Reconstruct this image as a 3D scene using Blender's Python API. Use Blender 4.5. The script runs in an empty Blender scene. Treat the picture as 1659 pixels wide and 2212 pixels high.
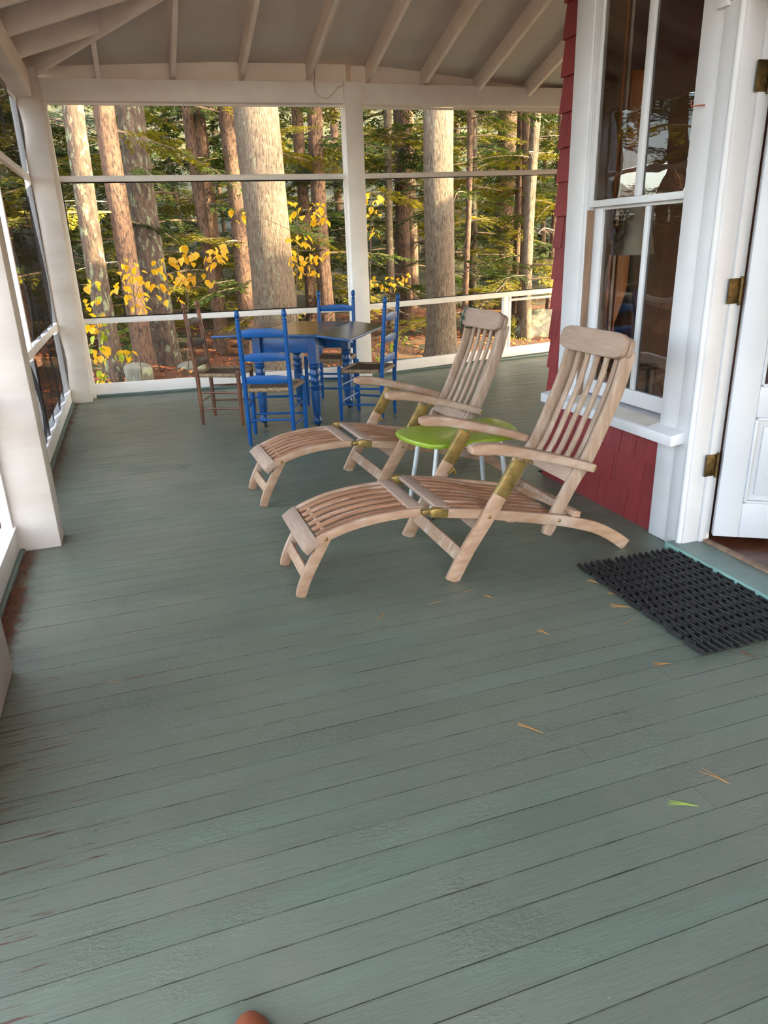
import bpy, bmesh, math, random
from mathutils import Vector, Matrix
random.seed(7)
PI = math.pi

# ------------------------------------------------------------------ camera, world, lights, exposure
SC = bpy.context.scene
COL = SC.collection
EYE = 1.45
cam = bpy.data.cameras.new('camera')
cam.sensor_fit = 'VERTICAL'; cam.sensor_height = 24.0
cam.lens = 1550.0 / 2212.0 * 24.0
cam.clip_end = 300
co = bpy.data.objects.new('camera', cam); COL.objects.link(co)
RX = (0.94640639, -0.13938238, 0.29135459)
RY = (-0.32152936, -0.32124202, 0.89074263)
RZ = (-0.03055849, -0.93668357, -0.34884103)
m = Matrix.Identity(4)
for i, r in enumerate((RX, RY, RZ)):
    m[i][0] = r[0]; m[i][1] = -r[1]; m[i][2] = -r[2]
m[2][3] = EYE
co.matrix_world = m
SC.camera = co

SUN_AZ = (0.80, -0.60)          # where the sun stands: right of the house and slightly behind the camera
SUN_EL = math.radians(25)
w = bpy.data.worlds.new('sky'); SC.world = w; w.use_nodes = True
nt = w.node_tree; nt.nodes.clear()
out = nt.nodes.new('ShaderNodeOutputWorld'); bg = nt.nodes.new('ShaderNodeBackground')
sky = nt.nodes.new('ShaderNodeTexSky'); sky.sky_type = 'NISHITA'; sky.sun_disc = False
sky.sun_elevation = SUN_EL; sky.sun_rotation = math.atan2(SUN_AZ[0], SUN_AZ[1])
sky.air_density = 1.0; sky.dust_density = 2.5; sky.ozone_density = 0.6
bg.inputs['Strength'].default_value = 2.6
haze = nt.nodes.new('ShaderNodeMix'); haze.data_type = 'RGBA'; haze.inputs[0].default_value = 0.6
haze.inputs[7].default_value = (1.0, 0.90, 0.78, 1)      # thin bright autumn haze over the blue
nt.links.new(sky.outputs[0], haze.inputs[6]); nt.links.new(haze.outputs[2], bg.inputs[0]); nt.links.new(bg.outputs[0], out.inputs[0])
sl = bpy.data.lights.new('sun', 'SUN'); sl.energy = 20.0; sl.angle = math.radians(1.2); sl.color = (1.0, 0.83, 0.53)
so = bpy.data.objects.new('sun', sl); COL.objects.link(so)
sd = Vector((SUN_AZ[0] * math.cos(SUN_EL), SUN_AZ[1] * math.cos(SUN_EL), math.sin(SUN_EL)))
so.rotation_euler = sd.to_track_quat('Z', 'Y').to_euler()
so.location = (20, -6, 15)
vs = SC.view_settings
vs.view_transform = 'Standard'; vs.look = 'None'; vs.gamma = 1.0; vs.use_curve_mapping = False
vs.exposure = 0.96
SC.cycles.transparent_max_bounces = 12
SC.cycles.diffuse_bounces = 5
SC.cycles.max_bounces = 8
SC.cycles.use_adaptive_sampling = True
SC.cycles.adaptive_threshold = 0.06
SC.cycles.adaptive_min_samples = 16

# ------------------------------------------------------------------ materials
def _n(t, typ, **k):
    n = t.nodes.new(typ)
    for a, b in k.items(): setattr(n, a, b)
    return n

def srgb(r, g, b):
    f = lambda c: (c / 255 / 12.92) if c / 255 <= 0.04045 else ((c / 255 + 0.055) / 1.055) ** 2.4
    return (f(r), f(g), f(b), 1.0)

MATS = {}
def mat(name, c1, c2=None, rough=0.5, scale=(8, 8, 8), bump=0.0, bscale=None, metal=0.0, coord='Object', detail=4.0,
        spec=0.5, c3=None, c3scale=(3, 3, 3), c3lo=0.55, c3hi=0.62, coat=0.0, lo=0.35, hi=0.65, rvar=0.0, objvar=0.0, translucent=0.0, bdist=0.01):
    """Principled material: two noise-mixed tones, an optional third tone in patches, noise relief."""
    M = bpy.data.materials.new(name); M.use_nodes = True
    t = M.node_tree; t.nodes.clear()
    o = _n(t, 'ShaderNodeOutputMaterial'); p = _n(t, 'ShaderNodeBsdfPrincipled')
    p.inputs['Roughness'].default_value = rough; p.inputs['Metallic'].default_value = metal
    p.inputs['Specular IOR Level'].default_value = spec
    p.inputs['Coat Weight'].default_value = coat
    if coord == 'World':
        g = _n(t, 'ShaderNodeNewGeometry'); src = g.outputs['Position']
    else:
        g = _n(t, 'ShaderNodeTexCoord'); src = g.outputs['Object']
    def noise(sc, det=detail):
        mp = _n(t, 'ShaderNodeMapping'); mp.inputs['Scale'].default_value = sc
        nz = _n(t, 'ShaderNodeTexNoise'); nz.inputs['Scale'].default_value = 1.0; nz.inputs['Detail'].default_value = det
        nz.inputs['Roughness'].default_value = 0.6
        t.links.new(src, mp.inputs[0]); t.links.new(mp.outputs[0], nz.inputs['Vector'])
        return nz.outputs['Fac']
    def remap(s, a, b):
        r = _n(t, 'ShaderNodeMapRange'); r.inputs[1].default_value = a; r.inputs[2].default_value = b
        t.links.new(s, r.inputs[0]); return r.outputs[0]
    def mix(f, a, b):
        x = _n(t, 'ShaderNodeMix', data_type='RGBA')
        t.links.new(f, x.inputs[0])
        for i, v in ((6, a), (7, b)):
            if isinstance(v, tuple): x.inputs[i].default_value = v
            else: t.links.new(v, x.inputs[i])
        return x.outputs[2]
    colr = c1
    if c2 is not None:
        f = remap(noise(scale), lo, hi); colr = mix(f, c1, c2)
        if rvar:
            rr = _n(t, 'ShaderNodeMapRange'); rr.inputs[3].default_value = rough - rvar; rr.inputs[4].default_value = rough + rvar
            t.links.new(f, rr.inputs[0]); t.links.new(rr.outputs[0], p.inputs['Roughness'])
    if c3 is not None:
        colr = mix(remap(noise(c3scale, 6.0), c3lo, c3hi), colr, c3)
    if objvar:
        oi = _n(t, 'ShaderNodeObjectInfo'); hs = _n(t, 'ShaderNodeHueSaturation')
        r = _n(t, 'ShaderNodeMapRange'); r.inputs[3].default_value = 1 - objvar; r.inputs[4].default_value = 1 + objvar
        t.links.new(oi.outputs['Random'], r.inputs[0]); t.links.new(r.outputs[0], hs.inputs['Value'])
        if isinstance(colr, tuple): hs.inputs['Color'].default_value = colr
        else: t.links.new(colr, hs.inputs['Color'])
        colr = hs.outputs[0]
    if isinstance(colr, tuple): p.inputs['Base Color'].default_value = colr
    else: t.links.new(colr, p.inputs['Base Color'])
    if bump:
        b = _n(t, 'ShaderNodeBump'); b.inputs['Strength'].default_value = bump; b.inputs['Distance'].default_value = bdist
        t.links.new(noise(bscale or scale, 6.0), b.inputs['Height']); t.links.new(b.outputs[0], p.inputs['Normal'])
    sh = p.outputs[0]
    if translucent:
        tr = _n(t, 'ShaderNodeBsdfTranslucent'); mx = _n(t, 'ShaderNodeMixShader'); mx.inputs[0].default_value = translucent
        if isinstance(colr, tuple): tr.inputs[0].default_value = colr
        else: t.links.new(colr, tr.inputs[0])
        t.links.new(sh, mx.inputs[1]); t.links.new(tr.outputs[0], mx.inputs[2]); sh = mx.outputs[0]
    t.links.new(sh, o.inputs[0])
    MATS[name] = M
    return M

def screen_mat(name, opacity, col):
    M = bpy.data.materials.new(name); M.use_nodes = True
    t = M.node_tree; t.nodes.clear()
    o = _n(t, 'ShaderNodeOutputMaterial'); mx = _n(t, 'ShaderNodeMixShader'); tr = _n(t, 'ShaderNodeBsdfTransparent'); d = _n(t, 'ShaderNodeBsdfDiffuse')
    d.inputs[0].default_value = col
    mx.inputs[0].default_value = opacity
    t.links.new(tr.outputs[0], mx.inputs[1]); t.links.new(d.outputs[0], mx.inputs[2]); t.links.new(mx.outputs[0], o.inputs[0])
    MATS[name] = M
    return M

def glass_mat(name):
    M = bpy.data.materials.new(name); M.use_nodes = True
    t = M.node_tree; t.nodes.clear()
    o = _n(t, 'ShaderNodeOutputMaterial'); mx = _n(t, 'ShaderNodeMixShader'); tr = _n(t, 'ShaderNodeBsdfTransparent'); g = _n(t, 'ShaderNodeBsdfGlossy')
    fr = _n(t, 'ShaderNodeFresnel'); fr.inputs[0].default_value = 1.9
    g.inputs['Roughness'].default_value = 0.0
    tc = _n(t, 'ShaderNodeTexCoord'); nz = _n(t, 'ShaderNodeTexNoise'); nz.inputs['Scale'].default_value = 5.0; nz.inputs['Detail'].default_value = 1.0
    b = _n(t, 'ShaderNodeBump'); b.inputs['Strength'].default_value = 0.05; b.inputs['Distance'].default_value = 0.02
    t.links.new(tc.outputs['Object'], nz.inputs['Vector']); t.links.new(nz.outputs[0], b.inputs['Height'])
    t.links.new(b.outputs[0], g.inputs['Normal'])
    t.links.new(fr.outputs[0], mx.inputs[0]); t.links.new(tr.outputs[0], mx.inputs[1]); t.links.new(g.outputs[0], mx.inputs[2])
    t.links.new(mx.outputs[0], o.inputs[0])
    MATS[name] = M
    return M

mat('white_paint', srgb(238, 236, 232), srgb(228, 225, 220), rough=0.45, scale=(3, 3, 3), bump=0.06, bscale=(25, 25, 25), coord='World')
mat('old_white', srgb(204, 198, 190), srgb(190, 182, 172), rough=0.5, scale=(2, 2, 5), bump=0.08, bscale=(20, 20, 20), coord='World', c3=srgb(170, 150, 120), c3scale=(9, 9, 9), c3lo=0.70, c3hi=0.74)
mat('ceiling_board', srgb(206, 200, 194), srgb(196, 189, 182), rough=0.7, scale=(1.5, 1.5, 1.5), bump=0.05, bscale=(30, 30, 30), coord='World')
mat('rafter_paint', srgb(240, 232, 222), srgb(228, 218, 206), rough=0.6, scale=(2, 2, 2), bump=0.06, bscale=(20, 20, 20), coord='World')
mat('sill_dirty', srgb(206, 200, 188), srgb(180, 172, 158), rough=0.6, scale=(4, 4, 4), coord='World', bump=0.1)
mat('red_shingle', srgb(122, 37, 38), srgb(111, 33, 35), rough=0.6, scale=(10, 30, 4), bump=0.12, bscale=(10, 90, 3), coord='World', objvar=0.12, bdist=0.004)
mat('teal_paint', srgb(126, 164, 156), srgb(112, 146, 138), rough=0.4, scale=(5, 5, 5), coord='World', bump=0.05)
mat('teal_worn', srgb(112, 132, 124), srgb(98, 116, 108), rough=0.4, scale=(6, 6, 6), coord='World', bump=0.05)
mat('green_moulding', srgb(92, 112, 104), srgb(80, 98, 92), rough=0.5, scale=(8, 8, 8), coord='World')
mat('subfloor', srgb(20, 18, 16), rough=0.9)
mat('dark_gap', srgb(14, 10, 9), rough=0.9)
mat('teak', srgb(166, 136, 110), srgb(144, 112, 86), rough=0.62, scale=(8, 60, 30), bump=0.12, bscale=(14, 120, 60), objvar=0.10, c3=srgb(176, 158, 142), c3scale=(3, 14, 8), c3lo=0.52, c3hi=0.68, bdist=0.003)
mat('teak_post', srgb(158, 134, 112), srgb(138, 114, 94), rough=0.7, scale=(60, 60, 7), bump=0.1, bscale=(90, 90, 10), objvar=0.06, bdist=0.003, c3=srgb(172, 152, 134), c3scale=(20, 20, 3), c3lo=0.52, c3hi=0.7)
mat('teak_grey', srgb(156, 134, 116), srgb(142, 118, 100), rough=0.7, scale=(60, 7, 60), bump=0.1, bscale=(90, 10, 90), objvar=0.05, bdist=0.003)
mat('teak_warm', srgb(158, 114, 82), srgb(130, 90, 62), rough=0.55, scale=(5, 60, 5), bump=0.08, bscale=(6, 100, 6), objvar=0.10, c3=srgb(190, 160, 138), c3scale=(3, 20, 8), c3lo=0.55, c3hi=0.7, bdist=0.003)
mat('brass', srgb(146, 122, 68), srgb(94, 79, 44), rough=0.42, metal=0.6, scale=(20, 20, 20), lo=0.4, hi=0.75)
mat('old_brass', srgb(98, 80, 46), srgb(62, 50, 30), rough=0.45, metal=0.8, scale=(40, 40, 40))
mat('screw', srgb(210, 208, 200), rough=0.3, metal=0.8)
mat('blue_paint', srgb(0, 74, 138), srgb(0, 65, 122), spec=0.3, rough=0.38, scale=(5, 5, 5), bump=0.06, bscale=(30, 30, 30), objvar=0.05)
mat('blue_old', srgb(14, 72, 128), srgb(8, 50, 96), rough=0.35, scale=(6, 30, 12), bump=0.15, bscale=(8, 60, 12), bdist=0.004)
mat('table_top', srgb(62, 58, 52), srgb(46, 44, 42), rough=0.24, scale=(30, 4, 8), bump=0.06, bscale=(60, 4, 8), c3=srgb(40, 52, 72), c3scale=(3, 2, 3), c3lo=0.5, c3hi=0.75, bdist=0.004)
mat('brown_wood', srgb(104, 62, 40), srgb(66, 40, 28), rough=0.4, scale=(6, 6, 3), bump=0.08, c3=srgb(140, 90, 56), c3scale=(4, 4, 2), c3lo=0.55, c3hi=0.7)
mat('brown_dark', srgb(58, 34, 24), srgb(44, 26, 20), rough=0.45, scale=(6, 6, 3))
mat('rush', srgb(116, 94, 70), srgb(74, 58, 42), rough=0.75, scale=(60, 60, 60), bump=0.3, bscale=(140, 140, 140), bdist=0.003, objvar=0.08)
mat('rush_light', srgb(154, 130, 98), srgb(100, 80, 58), rough=0.75, scale=(50, 50, 50), bump=0.3, bscale=(140, 140, 140), bdist=0.003)
mat('green_enamel', srgb(128, 150, 34), srgb(116, 138, 30), rough=0.3, scale=(4, 4, 4), coat=0.2)
mat('grey_tube', srgb(204, 208, 210), srgb(176, 182, 184), rough=0.35, metal=0.35, scale=(30, 30, 8))
mat('rubber', srgb(30, 29, 29), srgb(20, 19, 19), rough=0.55, scale=(40, 40, 40), bump=0.3, bscale=(120, 40, 120), objvar=0.25, c3=srgb(64, 62, 60), c3scale=(40, 12, 40), c3lo=0.62, c3hi=0.75, bdist=0.003)
mat('wire', srgb(170, 170, 165), rough=0.35, metal=0.9)
mat('caster', srgb(28, 28, 30), rough=0.3)
mat('cord_green', srgb(20, 58, 48), rough=0.7)
mat('cable', srgb(214, 204, 192), rough=0.6)
mat('rust', srgb(150, 70, 44), rough=0.7)
mat('door_paint', srgb(196, 198, 202), srgb(188, 191, 196), rough=0.4, scale=(3, 3, 3), bump=0.05, bscale=(30, 30, 30), coord='World')
mat('casing_paint', srgb(200, 201, 203), srgb(191, 191, 193), rough=0.42, scale=(3, 3, 3), bump=0.06, bscale=(22, 22, 22), coord='World')
mat('bare_wood', srgb(140, 112, 90), srgb(110, 86, 68), rough=0.7, scale=(20, 20, 2), coord='World')
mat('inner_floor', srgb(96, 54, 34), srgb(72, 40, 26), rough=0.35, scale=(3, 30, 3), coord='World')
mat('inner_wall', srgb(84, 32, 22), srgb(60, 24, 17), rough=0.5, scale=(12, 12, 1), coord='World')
mat('pine_board', srgb(226, 150, 78), srgb(198, 122, 60), rough=0.4, scale=(16, 16, 1.5), coord='World')
mat('lamp_shade', srgb(206, 200, 186), rough=0.8)
mat('shoe_leather', srgb(150, 84, 52), srgb(126, 64, 36), rough=0.45, scale=(12, 12, 12))
mat('shoe_sole', srgb(60, 40, 28), rough=0.7)
mat('needle_tan', srgb(186, 140, 72), srgb(150, 100, 52), rough=0.6, scale=(30, 30, 30))
mat('needle_green', srgb(140, 160, 66), rough=0.6)
mat('needle_brown', srgb(120, 72, 40), srgb(80, 48, 30), rough=0.8, scale=(30, 30, 30), coord='World')
mat('dry_leaf', srgb(150, 104, 72), srgb(110, 72, 50), rough=0.7, scale=(20, 20, 20))
# outside
mat('bark_grey', srgb(66, 54, 42), srgb(122, 104, 82), rough=0.9, scale=(60, 60, 9), lo=0.34, hi=0.54, bump=1.0, bscale=(60, 60, 9), c3=srgb(128, 124, 98), c3scale=(16, 16, 9), c3lo=0.56, c3hi=0.66, bdist=0.06)
mat('bark_brown', srgb(56, 41, 31), srgb(104, 78, 58), rough=0.9, scale=(34, 34, 10), lo=0.38, hi=0.52, bump=1.0, bscale=(44, 44, 12), bdist=0.04)
mat('bark_lichen', srgb(96, 76, 58), srgb(58, 46, 36), rough=0.9, scale=(16, 16, 6), bump=1.0, bscale=(40, 40, 10), c3=srgb(120, 124, 94), c3scale=(14, 14, 7), c3lo=0.54, c3hi=0.62, bdist=0.04)
mat('twig', srgb(120, 100, 78), srgb(86, 68, 52), rough=0.9, scale=(20, 20, 20))
mat('dead_twig', srgb(176, 156, 128), srgb(136, 114, 92), rough=0.9, scale=(20, 20, 20))
mat('hemlock', srgb(76, 90, 24), srgb(42, 62, 18), rough=0.6, scale=(3, 3, 3), objvar=0.3, translucent=0.35)
mat('hemlock_sunlit', srgb(150, 136, 30), srgb(112, 110, 24), rough=0.6, scale=(3, 3, 3), objvar=0.25, translucent=0.4)  # hemlock needles in sunlit yellow, the light put into the colour
mat('leaf_yellow', srgb(242, 200, 44), srgb(232, 172, 34), rough=0.5, scale=(30, 30, 30), objvar=0.18, translucent=0.5)
mat('leaf_green', srgb(176, 182, 40), srgb(140, 158, 40), rough=0.5, scale=(30, 30, 30), objvar=0.18, translucent=0.5)
mat('litter_ground', srgb(116, 64, 27), srgb(70, 42, 19), rough=0.95, scale=(3, 3, 3), bump=0.8, bscale=(40, 40, 40), coord='World', c3=srgb(46, 48, 16), c3scale=(0.45, 0.45, 0.45), c3lo=0.46, c3hi=0.6, bdist=0.05)
mat('undergrowth', srgb(62, 58, 22), srgb(30, 34, 13), rough=0.95, scale=(1.2, 1.2, 1.2), coord='World', bump=0.8, bscale=(8, 8, 8), bdist=0.1)
mat('litter', srgb(178, 94, 38), srgb(128, 64, 28), rough=0.8, scale=(4, 4, 4), coord='World', c3=srgb(190, 138, 60), c3scale=(5, 5, 5), c3lo=0.55, c3hi=0.6)
mat('rock', srgb(112, 108, 92), srgb(80, 74, 62), rough=0.9, scale=(4, 4, 4), bump=0.7, bscale=(14, 14, 14), c3=srgb(130, 134, 104), c3scale=(5, 5, 5), c3lo=0.5, c3hi=0.6)
screen_mat('screen', 0.10, (0.02, 0.02, 0.02, 1))
screen_mat('screen_left', 0.26, (0.03, 0.027, 0.026, 1))
screen_mat('screen_sag', 0.72, (0.035, 0.032, 0.03, 1))
glass_mat('pane_glass')

PITCH = 0.0895
# floor paint: grey-green with teal patches, worn to wood in streaks along the boards
def floor_mat():
    M = bpy.data.materials.new('floor_paint'); M.use_nodes = True
    t = M.node_tree; t.nodes.clear()
    o = _n(t, 'ShaderNodeOutputMaterial'); p = _n(t, 'ShaderNodeBsdfPrincipled')
    g = _n(t, 'ShaderNodeNewGeometry'); oi = _n(t, 'ShaderNodeObjectInfo')
    def noise(sc, det=5.0, rough=0.6):
        mp = _n(t, 'ShaderNodeMapping'); mp.inputs['Scale'].default_value = sc
        nz = _n(t, 'ShaderNodeTexNoise'); nz.inputs['Scale'].default_value = 1.0; nz.inputs['Detail'].default_value = det; nz.inputs['Roughness'].default_value = rough
        t.links.new(g.outputs['Position'], mp.inputs[0]); t.links.new(mp.outputs[0], nz.inputs['Vector'])
        return nz.outputs['Fac']
    def remap(s, a, b, c=0.0, d=1.0):
        r = _n(t, 'ShaderNodeMapRange')
        for i, v in enumerate((a, b, c, d)): r.inputs[i + 1].default_value = v
        t.links.new(s, r.inputs[0]); return r.outputs[0]
    def mix(f, a, b):
        x = _n(t, 'ShaderNodeMix', data_type='RGBA'); t.links.new(f, x.inputs[0])
        for i, v in ((6, a), (7, b)):
            if isinstance(v, tuple): x.inputs[i].default_value = v
            else: t.links.new(v, x.inputs[i])
        return x.outputs[2]
    def math2(op, a, b):
        x = _n(t, 'ShaderNodeMath', operation=op)
        for i, v in enumerate((a, b)):
            if isinstance(v, (int, float)): x.inputs[i].default_value = v
            else: t.links.new(v, x.inputs[i])
        return x.outputs[0]
    c = mix(remap(noise((1.3, 1.3, 1)), 0.35, 0.65), srgb(90, 100, 86), srgb(102, 108, 93))
    c = mix(remap(noise((0.9, 6, 1)), 0.52, 0.72, 0, 0.6), c, srgb(98, 118, 102))
    c = mix(remap(noise((30, 60, 1), 3.0), 0.60, 0.72, 0, 0.4), c, srgb(80, 90, 78))
    sep = _n(t, 'ShaderNodeSeparateXYZ'); t.links.new(g.outputs['Position'], sep.inputs[0])
    # bare wood where boards end at the screen wall
    edge = math2('MULTIPLY', remap(sep.outputs[0], -0.62, 0.25, 0.17, -0.06), remap(sep.outputs[1], 3.4, 2.2, 0.45, 1.0))
    wear = math2('ADD', noise((4, 70, 1), 5.0, 0.7), edge)
    c = mix(remap(wear, 0.71, 0.735), c, srgb(78, 56, 42))
    # grime worked into the joints between boards, broken along their length
    tc = _n(t, 'ShaderNodeTexCoord'); sp_ = _n(t, 'ShaderNodeSeparateXYZ'); t.links.new(tc.outputs['Object'], sp_.inputs[0])
    jd = remap(math2('ABSOLUTE', sp_.outputs[1], 0.0), PITCH / 2 - 0.0032, PITCH / 2 - 0.0006)
    jn = remap(noise((7, 60, 1), 4.0, 0.7), 0.38, 0.66)
    c = mix(math2('MULTIPLY', jd, jn), c, srgb(44, 42, 34))
    chips = noise((55, 120, 1), 2.0)
    c = mix(remap(chips, 0.76, 0.78), c, srgb(150, 158, 148))
    dirt = noise((40, 90, 1), 2.0)
    c = mix(remap(dirt, 0.20, 0.25, 0.75, 0.0), c, srgb(46, 44, 38))
    hs = _n(t, 'ShaderNodeHueSaturation'); t.links.new(c, hs.inputs['Color']); t.links.new(remap(oi.outputs['Random'], 0, 1, 0.94, 1.05), hs.inputs['Value'])
    t.links.new(hs.outputs[0], p.inputs['Base Color'])
    t.links.new(remap(noise((2.2, 14, 1)), 0.3, 0.7, 0.27, 0.42), p.inputs['Roughness'])
    b = _n(t, 'ShaderNodeBump'); b.inputs['Strength'].default_value = 0.6; b.inputs['Distance'].default_value = 0.006
    hgt = math2('ADD', math2('MULTIPLY', noise((9, 70, 1), 6.0, 0.7), 0.6), math2('MULTIPLY', remap(math2('MULTIPLY', noise((50, 90, 1), 4.0, 0.7), remap(noise((2.5, 3, 1), 2.0), 0.45, 0.7)), 0.2, 0.7), 0.9))
    t.links.new(hgt, b.inputs['Height']); t.links.new(b.outputs[0], p.inputs['Normal'])
    t.links.new(p.outputs[0], o.inputs[0]); MATS['floor_paint'] = M
floor_mat()

# ------------------------------------------------------------------ mesh helpers
class MB:
    """Collects verts and faces, builds ONE mesh object."""
    def __init__(s): s.v = []; s.f = []; s.mi = []; s.cur = 0
    def add(s, vs, fs):
        b = len(s.v); s.v.extend([tuple(v) for v in vs])
        for f in fs: s.f.append(tuple(i + b for i in f)); s.mi.append(s.cur)
        return s
    def box(s, x0, x1, y0, y1, z0, z1):
        vs = [(x, y, z) for z in (z0, z1) for y in (y0, y1) for x in (x0, x1)]
        return s.add(vs, [(0, 2, 3, 1), (4, 5, 7, 6), (0, 1, 5, 4), (2, 6, 7, 3), (0, 4, 6, 2), (1, 3, 7, 5)])
    def bar(s, a, b, wx, wz, up=(0, 0, 1)):
        """rectangular bar from a to b: wx across, wz along up"""
        a = Vector(a); b = Vector(b); d = (b - a).normalized(); u = Vector(up); x = d.cross(u).normalized(); u = x.cross(d).normalized()
        vs = []
        for p in (a, b):
            for sx, sz in ((-1, -1), (1, -1), (1, 1), (-1, 1)): vs.append(p + x * (sx * wx / 2) + u * (sz * wz / 2))
        return s.add(vs, [(0, 1, 2, 3), (7, 6, 5, 4), (0, 4, 5, 1), (1, 5, 6, 2), (2, 6, 7, 3), (3, 7, 4, 0)])
    def hexa(s, lo, hi):
        return s.add(list(lo) + list(hi), [(3, 2, 1, 0), (4, 5, 6, 7), (0, 1, 5, 4), (1, 2, 6, 5), (2, 3, 7, 6), (3, 0, 4, 7)])
    def ribbon(s, pts, hw, y0, y1):
        """side profile: centre line of (x,z) with half widths, extruded in y"""
        n = len(pts); vs = []
        if not isinstance(hw, (list, tuple)): hw = [hw] * n
        for y in (y0, y1):
            for i, (x, z) in enumerate(pts):
                a = pts[max(0, i - 1)]; b = pts[min(n - 1, i + 1)]
                dx, dz = b[0] - a[0], b[1] - a[1]; l = math.hypot(dx, dz) or 1; nx, nz = -dz / l, dx / l
                vs.append((x + nx * hw[i], y, z + nz * hw[i])); vs.append((x - nx * hw[i], y, z - nz * hw[i]))
        fs = []; o = 2 * n
        for i in range(n - 1):
            a, b, c, d = 2 * i, 2 * i + 1, 2 * i + 3, 2 * i + 2
            fs += [(a, b, c, d), (a + o, d + o, c + o, b + o), (a, d, d + o, a + o), (b, b + o, c + o, c)]
        fs += [(0, o, o + 1, 1), (2 * n - 2, 2 * n - 1, 2 * n - 1 + o, 2 * n - 2 + o)]
        return s.add(vs, fs)
    def tube(s, pts, r, n=8, cap=True):
        pts = [Vector(p) for p in pts]; k = len(pts)
        if not isinstance(r, (list, tuple)): r = [r] * k
        ref = Vector((0, 0, 1)); vs = []; d0 = (pts[-1] - pts[0]).normalized()
        if abs(d0.z) > 0.9: ref = Vector((0, 1, 0))
        for i, p in enumerate(pts):
            d = (pts[min(k - 1, i + 1)] - pts[max(0, i - 1)]).normalized()
            x = d.cross(ref).normalized(); y = x.cross(d)
            for j in range(n):
                a = 2 * PI * j / n; vs.append(p + (x * math.cos(a) + y * math.sin(a)) * r[i])
        fs = [(i * n + j, i * n + (j + 1) % n, (i + 1) * n + (j + 1) % n, (i + 1) * n + j) for i in range(k - 1) for j in range(n)]
        if cap: fs += [tuple(reversed(range(n))), tuple(range((k - 1) * n, k * n))]
        return s.add(vs, fs)
    def lathe(s, prof, n=14, at=(0, 0, 0), axis=None):
        """prof: (radius, t) along axis from at (default vertical)"""
        ax = Vector(axis).normalized() if axis else Vector((0, 0, 1)); at = Vector(at)
        ref = Vector((0, 1, 0)) if abs(ax.z) > 0.7 else Vector((0, 0, 1)); x = ax.cross(ref).normalized(); y = x.cross(ax)
        vs = []
        for r, t in prof:
            for j in range(n):
                a = 2 * PI * j / n; vs.append(at + ax * t + (x * math.cos(a) + y * math.sin(a)) * r)
        k = len(prof)
        fs = [(i * n + j, i * n + (j + 1) % n, (i + 1) * n + (j + 1) % n, (i + 1) * n + j) for i in range(k - 1) for j in range(n)]
        fs += [tuple(reversed(range(n))), tuple(range((k - 1) * n, k * n))]
        return s.add(vs, fs)
    def prism(s, poly, z0, z1):
        n = len(poly)
        vs = [(x, y, z0) for x, y in poly] + [(x, y, z1) for x, y in poly]
        return s.add(vs, [tuple(reversed(range(n))), tuple(range(n, 2 * n))] + [(i, (i + 1) % n, (i + 1) % n + n, i + n) for i in range(n)])
    def mesh(s, name, mats, bevel=0.0, seg=2, smooth=35):
        me = bpy.data.meshes.new(name); me.from_pydata(s.v, [], s.f); 
        if not isinstance(mats, (list, tuple)): mats = [mats]
        for k in mats: me.materials.append(MATS[k])
        if any(s.mi): me.polygons.foreach_set('material_index', s.mi)
        bm = bmesh.new(); bm.from_mesh(me)
        bmesh.ops.recalc_face_normals(bm, faces=bm.faces)
        if bevel:
            es = [e for e in bm.edges if e.is_manifold and e.calc_face_angle(0) > 0.5]
            bmesh.ops.bevel(bm, geom=es, offset=bevel, segments=seg, affect='EDGES', clamp_overlap=True, profile=0.5)
        bm.to_mesh(me); bm.free()
        if smooth:
            me.shade_smooth(); me.set_sharp_from_angle(angle=math.radians(smooth))
        return me
    def build(s, name, mats, parent=None, bevel=0.0, seg=2, smooth=35):
        return link(name, s.mesh(name, mats, bevel, seg, smooth), parent)

def link(name, me, parent=None, loc=None, rot=None, scale=None):
    o = bpy.data.objects.new(name, me); COL.objects.link(o); o.parent = parent
    if loc is not None: o.location = loc
    if rot is not None: o.rotation_euler = rot
    if scale is not None: o.scale = scale
    return o
def empty(name, loc=(0, 0, 0), rz=0.0):
    o = bpy.data.objects.new(name, None); COL.objects.link(o); o.location = loc; o.rotation_euler = (0, 0, rz); o.empty_display_size = 0.1
    return o
def tag(o, label=None, cat=None, group=None, kind=None):
    if label: o['label'] = label
    if cat: o['category'] = cat
    if group: o['group'] = group
    if kind: o['kind'] = kind
    return o
def thing(name, label, cat, loc=(0, 0, 0), rz=0.0, group=None): return tag(empty(name, loc, rz), label, cat, group)
def struct(name, label, cat=None): return tag(empty(name), label, cat, None, 'structure')
def copy_tree(o, parent=None):
    c = o.copy(); COL.objects.link(c); c.parent = parent
    for ch in list(o.children): copy_tree(ch, c)
    return c
def box(name, m_, parent, x0, x1, y0, y1, z0, z1, bevel=0.004): return MB().box(x0, x1, y0, y1, z0, z1).build(name, m_, parent, bevel)

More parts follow.
